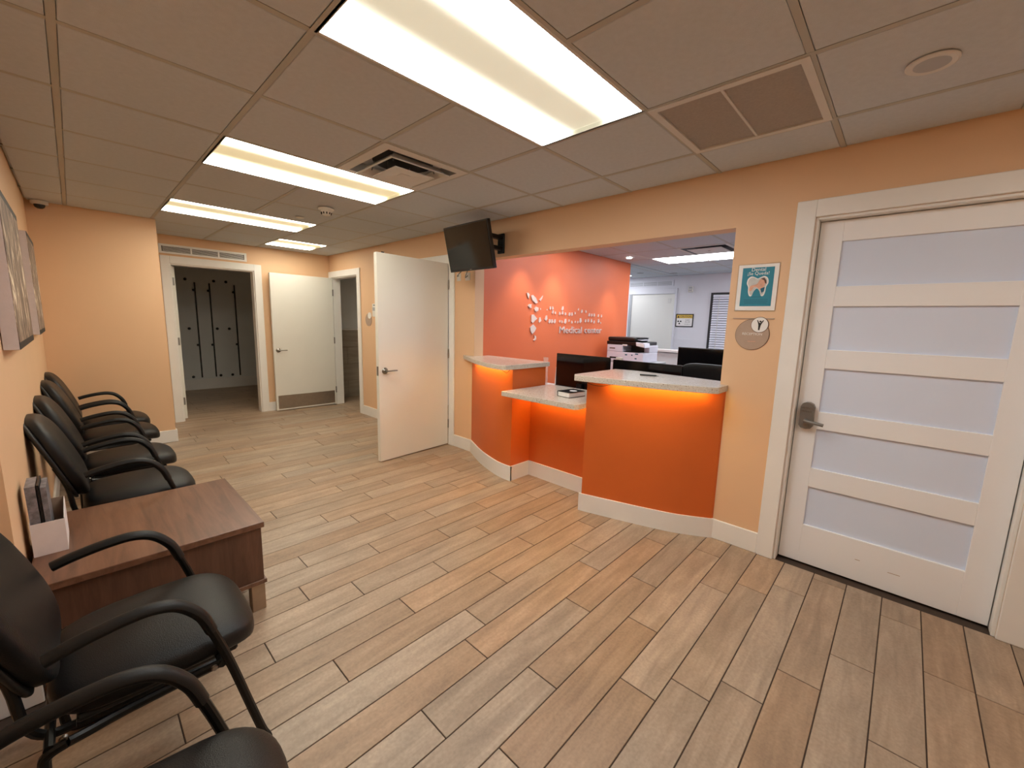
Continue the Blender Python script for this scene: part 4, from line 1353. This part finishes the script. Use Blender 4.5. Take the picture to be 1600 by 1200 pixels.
# ================================================================== LEFT SIDE
# guest chairs
def make_chair():
    t = thing('guest_chair', 'x', 'chair', (0, 0, 0), 'black guest armchairs along the wall')
    def seat_def(x, y, z):
        u_ = x / 0.245
        z2 = z + 0.012 * (1 - (y / 0.235) ** 2) * (1 if z > 0 else 0)
        z2 -= 0.050 * max(0, u_ - 0.45) ** 2 * 2.4
        z2 -= 0.012 * max(0, -u_ - 0.2)
        w_ = 1.0 - 0.06 * max(0, -u_)
        return (x + 0.288, y * w_, z2 + 0.412)
    seat = obj('seat', pillow(0.240, 0.228, 0.048, 0.48, 0.6, 44, 18, seat_def), 'leather', t, True, 3)
    obj('seat_pan', B(0.10, 0.46, -0.19, 0.19, 0.352, 0.372, 0.006), 'leather_edge', t)
    def back_def(off, sy):      # leans back and curls a little round the sitter
        def f(x, y, z):
            v_ = z / 0.215
            lean = -0.018 - 0.078 * v_ - 0.006 * v_ * v_
            narrow = 1.0 - 0.10 * max(0, v_) ** 2 - 0.05 * max(0, -v_) ** 2
            hug = 0.018 * (y / 0.225) ** 2
            return (x + lean + off + hug, y * sy * narrow, z + 0.672)
        return f
    back = obj('backrest', pillow(0.046, 0.230, 0.215, 0.62, 0.6, 40, 22, back_def(0.0, 1.0)), 'leather', t, True, 3)
    obj('back_shell', pillow(0.014, 0.232, 0.216, 0.5, 0.45, 36, 18, back_def(-0.030, 1.0)), 'leather_edge', back, True, 3)
    for s_ in (-1, 1):
        y_ = 0.262 * s_
        path = [(.074, .606), (.12, .618), (.20, .631), (.265, .632), (.318, .612), (.362, .560), (.390, .490), (.425, .370), (.462, .215), (.494, .085), (.508, .045), (.500, .020), (.470, .0135), (.40, .0135), (.16, .0135), (.085, .0135), (.058, .025), (.048, .060), (.044, .20), (.044, .33), (.052, .362), (.085, .372)]
        pts = spline([(x, y_, z) for x, z in path], 4)
        fr_ = obj('side_frame', T(pts, 0.0125, 10), 'blackmetal', t, True)
        pad = [(.068, .605), (.12, .620), (.20, .634), (.265, .636), (.318, .617), (.362, .566), (.385, .505)]
        obj('arm_pad', T(spline([(x, y_, z) for x, z in pad], 5), 0.020, 12, ry=0.0155), 'rubber', fr_, True)
        obj('bracket', T(spline([(0.10, 0.20 * s_, 0.365), (0.05, 0.20 * s_, 0.372), (0.018, 0.20 * s_, 0.42), (0.004, 0.20 * s_, 0.54), (-0.030, 0.20 * s_, 0.65)], 4), 0.011, 8), 'blackmetal', t, True)
        obj('seat_rail', T(spline([(0.085, 0.262 * s_, 0.372), (0.12, 0.248 * s_, 0.364), (0.20, 0.235 * s_, 0.362), (0.34, 0.235 * s_, 0.366), (0.405, 0.252 * s_, 0.38)], 3), 0.0115, 8), 'blackmetal', t, True)
        obj('bolt', lathe([(0, 0), (0.009, 0), (0.007, 0.006), (0, 0.007)], 12, 'Y', (0.08, 0.255 * s_, 0.382), s_), 'nickel', t, True)
        obj('bolt', lathe([(0, 0), (0.009, 0), (0.007, 0.006), (0, 0.007)], 12, 'Y', (0.385, 0.257 * s_, 0.378), s_), 'nickel', t, True)
    obj('crossbar', T([(0.405, -0.262, 0.38), (0.405, 0.262, 0.38)], 0.0105, 8), 'blackmetal', t, True)
    obj('crossbar', T([(0.055, -0.262, 0.375), (0.055, 0.262, 0.375)], 0.0105, 8), 'blackmetal', t, True)
    return t
chair0 = make_chair()
spots = [
    (-0.746, 1.565, 0.0, 'black leather armchair right beside the wooden side table, nearest of the far row'),
    (-0.746, 2.245, 0.0, 'black leather armchair second in the far row from the side table'),
    (-0.746, 3.085, 0.0, 'black leather armchair third in the far row from the side table'),
    (-0.750, 3.690, 0.0, 'black leather armchair at the far end of the row, below the camera corner'),
    (-0.835, 0.045, 0.0, 'black leather armchair in the left foreground on the near side of the table'),
    (-0.930, -0.685, -0.12, 'black leather armchair cut off by the bottom left corner of the photo'),
]
for i, (x, y, rz, lab) in enumerate(spots):
    o = chair0 if i == 0 else copy_tree(chair0)
    o.location = (x, y, 0)
    o.rotation_euler = (0, 0, rz)
    o['label'] = lab

# wooden side table
tx0, tx1, ty0, ty1 = -0.842, -0.108, 0.522, 1.268
t = thing('side_table', 'square walnut side table with short metal legs between the chairs', 'table', ((tx0 + tx1) / 2, (ty0 + ty1) / 2, 0))
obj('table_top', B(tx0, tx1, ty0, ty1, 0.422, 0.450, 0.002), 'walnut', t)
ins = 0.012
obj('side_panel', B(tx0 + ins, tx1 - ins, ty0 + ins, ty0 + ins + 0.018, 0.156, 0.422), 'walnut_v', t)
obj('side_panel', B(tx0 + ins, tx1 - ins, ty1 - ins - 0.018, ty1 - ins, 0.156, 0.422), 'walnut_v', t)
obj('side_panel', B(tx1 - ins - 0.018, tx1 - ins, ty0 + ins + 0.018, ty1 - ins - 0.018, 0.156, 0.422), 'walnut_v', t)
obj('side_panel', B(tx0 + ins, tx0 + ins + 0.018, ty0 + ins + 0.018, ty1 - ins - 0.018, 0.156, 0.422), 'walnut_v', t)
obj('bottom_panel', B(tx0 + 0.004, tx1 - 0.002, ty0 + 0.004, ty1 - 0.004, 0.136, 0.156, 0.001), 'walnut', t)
for a in (tx0 + 0.01, tx1 - 0.068):
    for b_ in (ty0 + 0.012, ty1 - 0.070):
        obj('leg', B(a, a + 0.058, b_, b_ + 0.058, 0, 0.136, 0.002), 'legmetal', t)

# brochure box
t = thing('brochure_box', 'white cardboard box of leaflets standing on the side table', 'box', (-0.787, 0.90, 0.45))
bx0, bx1, by0, by1, zb = -0.838, -0.744, 0.795, 1.0, 0.4505
hb = 0.135
obj('front_wall', B(bx0, bx1, by0, by0 + 0.002, zb, zb + hb), 'card', t)
side_ = plate([(by0 + 0.002, zb), (by1, zb), (by1, zb + 0.165), (by1 - 0.03, zb + 0.165), (by0 + 0.002, zb + hb + 0.004)], 0.002, 'X', bx1, -1)
obj('side_wall', side_, 'card', t)
obj('side_wall', plate([(by0 + 0.002, zb), (by1, zb), (by1, zb + 0.165), (by1 - 0.03, zb + 0.165), (by0 + 0.002, zb + hb + 0.004)], 0.002, 'X', bx0, 1), 'card', t)
obj('back_wall', B(bx0 + 0.002, bx1 - 0.002, by1 - 0.002, by1, zb, zb + 0.165), 'cardin', t)
obj('box_floor', B(bx0 + 0.002, bx1 - 0.002, by0 + 0.002, by1 - 0.002, zb, zb + 0.002), 'cardin', t)
for i, (a, b_, zz, mt_) in enumerate(((-0.834, -0.806, 0.755, 'magazine'), (-0.803, -0.796, 0.757, 'black'), (-0.794, -0.778, 0.745, 'magazine'))):
    bm = B(a, b_, by0 + 0.012, by1 - 0.05, zb + 0.003, zz - 0.02)
    for v in bm.verts:
        if v.co.z > zb + 0.1:
            v.co.x -= 0.004
    o = obj(['leaflet_stack', 'black_folder', 'leaflet_stack'][i], bm, mt_, None)
    tag(o, ['thick grey leaflet stack in the box, against the wall', 'thin black folder in the box between the leaflets', 'patterned leaflet stack in the box on the room side'][i], 'leaflets', 'leaflets in the white box')

# canvases on the left wall
for i, (y0, y1, z0, z1, lab) in enumerate(((1.06, 1.93, 1.25, 1.905, 'large sepia canvas picture on the left wall, nearer and cut by the photo edge'), (2.63, 3.36, 1.25, 1.92, 'large sepia canvas picture on the left wall, farther along'))):
    t = thing('canvas_picture', lab, 'picture', (XL + 0.02, (y0 + y1) / 2, z0), 'canvas pictures on the left wall')
    obj('canvas', B(XL + 0.002, XL + 0.047, y0, y1, z0, z1, 0.002), 'canvas', t)
    obj('print', B(XL + 0.047, XL + 0.0485, y0 + 0.001, y1 - 0.001, z0 + 0.03, z1 - 0.03), 'art', t)
    obj('dark_border', B(XL + 0.047, XL + 0.0485, y0 + 0.001, y1 - 0.001, z0 + 0.001, z0 + 0.03), 'ink', t)
    obj('dark_border', B(XL + 0.047, XL + 0.0485, y0 + 0.001, y1 - 0.001, z1 - 0.03, z1 - 0.001), 'ink', t)

# ================================================================== UNLIT ROOM: shelf rails
def rail(x, z0, z1, label, i):
    t = thing('shelf_rail', label, 'shelf rail', (x, 7.99, z0), 'shelf rails in the unlit room')
    obj('strip', B(x - 0.011, x + 0.011, 7.985, 8.0, z0, z1), 'rail', t)
    for z_ in (z0 + (z1 - z0) * 0.92, z0 + (z1 - z0) * 0.35):
        obj('knob', lathe([(0, 0), (0.018, 0), (0.022, 0.012), (0.012, 0.022), (0, 0.022)], 12, 'Y', (x - 0.025, 7.985, z_), -1), 'rail', t)
rail(0.94, 0.225, 1.985, 'dark vertical shelf rail, leftmost in the unlit room', 0)
rail(1.162, 0.225, 1.985, 'dark vertical shelf rail, middle one in the unlit room', 1)
rail(1.56, 0.225, 1.985, 'dark vertical shelf rail, rightmost in the unlit room', 2)
for r, z_ in enumerate((2.03, 1.143, 0.245)):
    for c, x_ in enumerate((0.612, 0.806, 1.235, 1.429)):
        o = obj('wall_hook', lathe([(0, 0), (0.02, 0), (0.025, 0.012), (0.014, 0.026), (0, 0.026)], 12, 'Y', (x_, 8.0, z_), -1), 'rail', None, True)
        tag(o, 'small dark wall knob in the unlit room, %s in the %s line' % (('leftmost', 'second from the left', 'third from the left', 'rightmost')[c], ('top', 'middle', 'bottom')[r]), 'knob', 'wall knobs in the unlit room')

# ================================================================== OFFICE
# staff desk behind the counter
t = thing('staff_desk', 'grey staff desk behind the reception counter', 'desk', (2.75, 0.4, 0))
obj('desk_top', B(2.46, 3.02, -0.95, 1.70, 0.715, 0.745, 0.003), 'ventgrey', t)
obj('leg_panel', B(2.50, 3.0, -0.94, -0.91, 0, 0.715), 'ventgrey', t)
obj('leg_panel', B(2.50, 3.0, 1.66, 1.69, 0, 0.715), 'ventgrey', t)

def monitor(x, y0, y1, z0, z1, label, desk_z, face=1):
    """flat monitor whose back faces the waiting room"""
    t = thing('monitor', label, 'monitor', (x, (y0 + y1) / 2, desk_z), 'office monitors')
    obj('case', B(x, x + 0.025, y0, y1, z0, z1, 0.004), 'gloss', t)
    obj('screen', B(x + 0.025, x + 0.027, y0 + 0.012, y1 - 0.012, z0 + 0.02, z1 - 0.012), 'screen', t)
    ym_ = (y0 + y1) / 2
    obj('neck', B(x - 0.03, x - 0.005, ym_ - 0.03, ym_ + 0.03, desk_z + 0.008, z0 + 0.05, 0.003), 'black', t)
    obj('foot', B(x - 0.09, x + 0.11, ym_ - 0.12, ym_ + 0.12, desk_z, desk_z + 0.01, 0.003), 'black', t)
monitor(2.72, 0.372, 0.985, 0.785, 1.117, 'black monitor on the staff desk behind the book', 0.745)
monitor(2.76, -0.275, 0.362, 0.785, 1.100, 'black monitor on the staff desk behind the long stone slab', 0.745)
t = thing('webcam', 'small webcam clipped on the monitor behind the slab', 'webcam', (2.765, 0.30, 1.10))
obj('body', B(2.752, 2.785, 0.27, 0.33, 1.101, 1.124, 0.004, 2), 'plastic', t)
obj('clip', B(2.752, 2.772, 0.285, 0.315, 1.100, 1.102), 'black', t)

# clear sign holder and little card on the desk
t = thing('acrylic_holder', 'clear acrylic leaflet holder standing beside the desk monitor', 'leaflet holder', (2.66, 1.09, 0.745))
obj('base', B(2.60, 2.72, 1.02, 1.16, 0.745, 0.749), 'acrylic', t)
obj('back_sheet', B(2.66, 2.664, 1.045, 1.105, 0.749, 1.07), 'acrylic', t)
obj('pocket', B(2.63, 2.633, 1.03, 1.15, 0.749, 0.87), 'acrylic', t)
o = obj('desk_card', plate([(0.975, 0.745), (1.06, 0.745), (1.045, 0.965), (0.985, 0.965)], 0.004, 'X', 2.80, 1), 'paper')
tag(o, 'white card leaning beside the left desk monitor', 'card')

# second desk with another monitor, office chair
t = thing('back_desk', 'grey desk in the middle of the office', 'desk', (4.1, 0.0, 0))
obj('desk_top', B(3.85, 4.40, -0.95, 0.55, 0.715, 0.745, 0.003), 'ventgrey', t)
obj('leg_panel', B(3.88, 4.38, 0.51, 0.54, 0, 0.715), 'ventgrey', t)
obj('leg_panel', B(3.88, 4.38, -0.94, -0.91, 0, 0.715), 'ventgrey', t)
monitor(4.02, -0.30, 0.27, 0.80, 1.190, 'black monitor on the middle desk beside the blind', 0.745)
t = thing('office_chair', 'black leather office chair behind the reception counter', 'chair', (3.4, -0.35, 0))
def ocb(x, y, z):
    return (x + 3.22 - 0.04 * (y / 0.24) ** 2 - z * 0.10, y - 0.345, z + 0.83)
obj('backrest', pillow(0.035, 0.25, 0.265, 0.5, 0.4, 36, 20, ocb), 'leather', t, True, 3)
obj('seat', pillow(0.25, 0.25, 0.05, 0.4, 0.6, 36, 14, lambda x, y, z: (x + 3.50, y - 0.345, z + 0.46)), 'leather', t, True, 3)
obj('post', T([(3.47, -0.345, 0.08), (3.47, -0.345, 0.42)], 0.03, 14), 'blackmetal', t, True)
for k in range(5):
    a = 2 * PI * k / 5
    lg = obj('foot', T([(3.47, -0.345, 0.10), (3.47 + 0.28 * math.cos(a), -0.345 + 0.28 * math.sin(a), 0.065)], 0.018, 8), 'blackmetal', t, True)
    obj('castor', lathe([(0, -0.012), (0.026, -0.012), (0.026, 0.012), (0, 0.012)], 16, 'Y', (3.47 + 0.28 * math.cos(a), -0.345 + 0.28 * math.sin(a), 0.026)), 'black', lg, True)
for s_ in (-1, 1):
    obj('armrest', T(spline([(3.26, -0.345 + 0.27 * s_, 0.72), (3.40, -0.345 + 0.28 * s_, 0.70), (3.60, -0.345 + 0.28 * s_, 0.68), (3.62, -0.345 + 0.28 * s_, 0.58), (3.55, -0.345 + 0.24 * s_, 0.46)], 4), 0.016, 8), 'black', t, True)
obj('back_bar', T([(3.24, -0.345, 0.62), (3.27, -0.345, 0.46), (3.45, -0.345, 0.42)], 0.02, 8), 'blackmetal', t, True)

# printer on a cabinet by the orange wall
t = thing('printer_cabinet', 'low grey cabinet under the printer', 'cabinet', (4.95, 1.32, 0))
obj('body', B(4.68, 5.25, 0.92, 1.70, 0.06, 0.90, 0.003), 'ventgrey', t)
obj('plinth', B(4.72, 5.25, 0.95, 1.70, 0, 0.06), 'black', t)
obj('door', B(4.665, 4.68, 0.93, 1.305, 0.08, 0.88, 0.002), 'white_wall', t)
obj('door', B(4.665, 4.68, 1.315, 1.69, 0.08, 0.88, 0.002), 'white_wall', t)
t = thing('printer', 'white and black multifunction printer at the end of the orange wall', 'printer', (4.95, 1.3, 0.90))
obj('tray_unit', B(4.72, 5.17, 1.02, 1.59, 0.902, 1.035, 0.008, 2), 'plastic_cool', t)
col_ = obj('body', B(4.72, 5.17, 1.34, 1.59, 1.035, 1.135, 0.006, 2), 'plastic_cool', t)
obj('side_post', B(4.90, 5.17, 1.02, 1.10, 1.035, 1.135, 0.006, 2), 'plastic_cool', t)
obj('paper_bay', B(4.98, 5.17, 1.10, 1.34, 1.035, 1.135), 'duct', t)
obj('output_tray', B(4.74, 5.0, 1.11, 1.33, 1.04, 1.047), 'dark', t)
obj('scanner', B(4.72, 5.17, 1.04, 1.60, 1.135, 1.185, 0.008, 2), 'black', t)
obj('feeder', B(4.74, 5.15, 1.16, 1.60, 1.185, 1.245, 0.02, 3), 'black', t)
obj('feeder_tray', plate([(1.10, 1.205), (1.30, 1.225), (1.30, 1.232), (1.10, 1.213)], 0.26, 'X', 4.80, 1), 'plastic_cool', t)
obj('feeder_lid', plate([(1.12, 1.236), (1.34, 1.24), (1.34, 1.247), (1.12, 1.243)], 0.28, 'X', 4.79, 1), 'black', t)
pn = plate([(0.985, 1.115), (1.115, 1.135), (1.125, 1.185), (1.0, 1.175)], 0.16, 'X', 4.68, 1)
obj('control_panel', pn, 'plastic_cool', t)
obj('touch_screen', plate([(1.0, 1.122), (1.105, 1.138), (1.113, 1.178), (1.012, 1.168)], 0.003, 'X', 4.68, -1), 'paper', t)
for y_, z_, w_ in ((1.28, 1.0, 0.035), (1.19, 1.0, 0.02), (1.13, 0.955, 0.03), (1.12, 1.02, 0.045)):
    obj('printed_mark', B(4.7195, 4.72, y_ - w_ / 2, y_ + w_ / 2, z_ - 0.008, z_ + 0.008), 'teal_dark', t)
obj('printed_mark', B(4.7195, 4.72, 1.46, 1.55, 1.075, 1.09), 'brown_print', t)
obj('power_slot', B(4.7195, 4.72, 1.40, 1.54, 0.935, 0.96), 'dark', t)
obj('paper_sheet', B(4.716, 4.725, 1.27, 1.345, 1.125, 1.145), 'paper', t)

# half wall with a white ledge, sign, exit lamp and window blind on the back wall
struct('wall_office_half', B(5.98, 6.08, -0.6, 2.3, 0, 1.0), 'grey_wall', 'low grey half wall across the office')
hl = struct('trim_2', B(5.94, 6.12, -0.62, 2.32, 1.0, 1.04, 0.004), 'trim', 'white ledge on the half wall of the office', 'trim')

t = thing('caution_sign', 'framed yellow and white caution sign on the office back wall', 'sign', (XO, 1.54, 1.41))
obj('frame', B(XO - 0.012, XO, 1.375, 1.705, 1.41, 1.655, 0.002), 'ink', t)
obj('sheet', B(XO - 0.014, XO - 0.012, 1.392, 1.688, 1.427, 1.638), 'paper', t)
obj('header', B(XO - 0.0155, XO - 0.014, 1.392, 1.688, 1.573, 1.638), 'yellow', t)
q = obj('lettering', text_on(text_bm('CAUTION', 0.06), (XO - 0.0165, 1.515, 1.605), (0, -1, 0), (0, 0, 1), 0.205), 'ink', t)
q['kind'] = 'stuff'
obj('warning_triangle', plate([(1.675, 1.583), (1.635, 1.583), (1.655, 1.625)], 0.001, 'X', XO - 0.0155, -1), 'ink', t)
for body_, zc, wd in (('X-RAY', 1.54, 0.09), ('IN USE', 1.505, 0.09), ('when light is on', 1.462, 0.12)):
    q = obj('lettering', text_on(text_bm(body_, 0.04), (XO - 0.015, 1.475, zc), (0, -1, 0), (0, 0, 1), wd), 'ink', t)
    q['kind'] = 'stuff'
for k in range(3):
    a = PI / 2 + 2 * PI * k / 3 + PI / 3
    cyy, czz = 1.63, 1.50
    obj('trefoil_blade', plate([(cyy + 0.012 * math.cos(a - .5), czz + 0.012 * math.sin(a - .5)), (cyy + 0.04 * math.cos(a - .5), czz + 0.04 * math.sin(a - .5)), (cyy + 0.043 * math.cos(a), czz + 0.043 * math.sin(a)), (cyy + 0.04 * math.cos(a + .5), czz + 0.04 * math.sin(a + .5)), (cyy + 0.012 * math.cos(a + .5), czz + 0.012 * math.sin(a + .5))], 0.001, 'X', XO - 0.014, -1), 'ink', t)
t = thing('wall_strobe', 'small white alarm strobe on the office back wall above the caution sign', 'alarm', (XO, 1.46, 2.05))
obj('body', B(XO - 0.04, XO, 1.42, 1.51, 2.055, 2.165, 0.006, 2), 'plastic', t)
obj('lens', B(XO - 0.055, XO - 0.04, 1.435, 1.495, 2.075, 2.105, 0.004), 'acrylic', t)
obj('grille', B(XO - 0.043, XO - 0.04, 1.435, 1.495, 2.12, 2.15), 'ventgrey', t)

wn = thing('window_1', 'dark framed window with white slatted blind in the office', 'window', (XO, 0.55, 0.95), kind='structure')
wy0, wy1, wz0, wz1 = 0.10, 1.09, 0.90, 2.035
obj('frame', B(XO - 0.03, XO, wy0, wy0 + 0.045, wz0, wz1), 'rail', wn)
obj('frame', B(XO - 0.03, XO, wy1 - 0.045, wy1, wz0, wz1), 'rail', wn)
obj('frame', B(XO - 0.03, XO, wy0 + 0.045, wy1 - 0.045, wz1 - 0.04, wz1), 'rail', wn)
obj('frame', B(XO - 0.03, XO, wy0 + 0.045, wy1 - 0.045, wz0, wz0 + 0.04), 'rail', wn)
obj('pane', B(XO - 0.012, XO - 0.006, wy0 + 0.045, wy1 - 0.045, wz0 + 0.04, wz1 - 0.04), 'duct', wn)
bl = thing('window_blind', 'white horizontal slat blind hanging in the office window', 'blind', (XO - 0.06, 0.58, 0.95))
obj('head_rail', B(XO - 0.06, XO - 0.032, wy0 + 0.06, wy1 - 0.05, 1.955, 1.995, 0.003), 'blind', bl)
sl0 = None
for k in range(24):
    z_ = 1.935 - k * 0.042
    bm = bm_new()
    prof = [(-0.014, -0.016), (0.0, 0.004), (0.010, 0.018)]
    A = [bm.verts.new((XO - 0.048 + a, wy0 + 0.06, z_ + b_)) for a, b_ in prof]
    C = [bm.verts.new((XO - 0.048 + a, wy1 - 0.05, z_ + b_)) for a, b_ in prof]
    A2 = [bm.verts.new((XO - 0.0465 + a, wy0 + 0.06, z_ + b_ - 0.001)) for a, b_ in prof]
    C2 = [bm.verts.new((XO - 0.0465 + a, wy1 - 0.05, z_ + b_ - 0.001)) for a, b_ in prof]
    for i in range(2):
        bm.faces.new((A[i], A[i + 1], C[i + 1], C[i]))
        bm.faces.new((C2[i], C2[i + 1], A2[i + 1], A2[i]))
    bm.faces.new((A[0], C[0], C2[0], A2[0]))
    bm.faces.new((A[2], A2[2], C2[2], C[2]))
    bmesh.ops.recalc_face_normals(bm, faces=bm.faces[:])
    obj('slat', bm, 'blind', bl)
obj('wand', T([(XO - 0.065, 0.93, 1.95), (XO - 0.065, 0.93, 1.0)], 0.005, 8), 'plastic', bl)
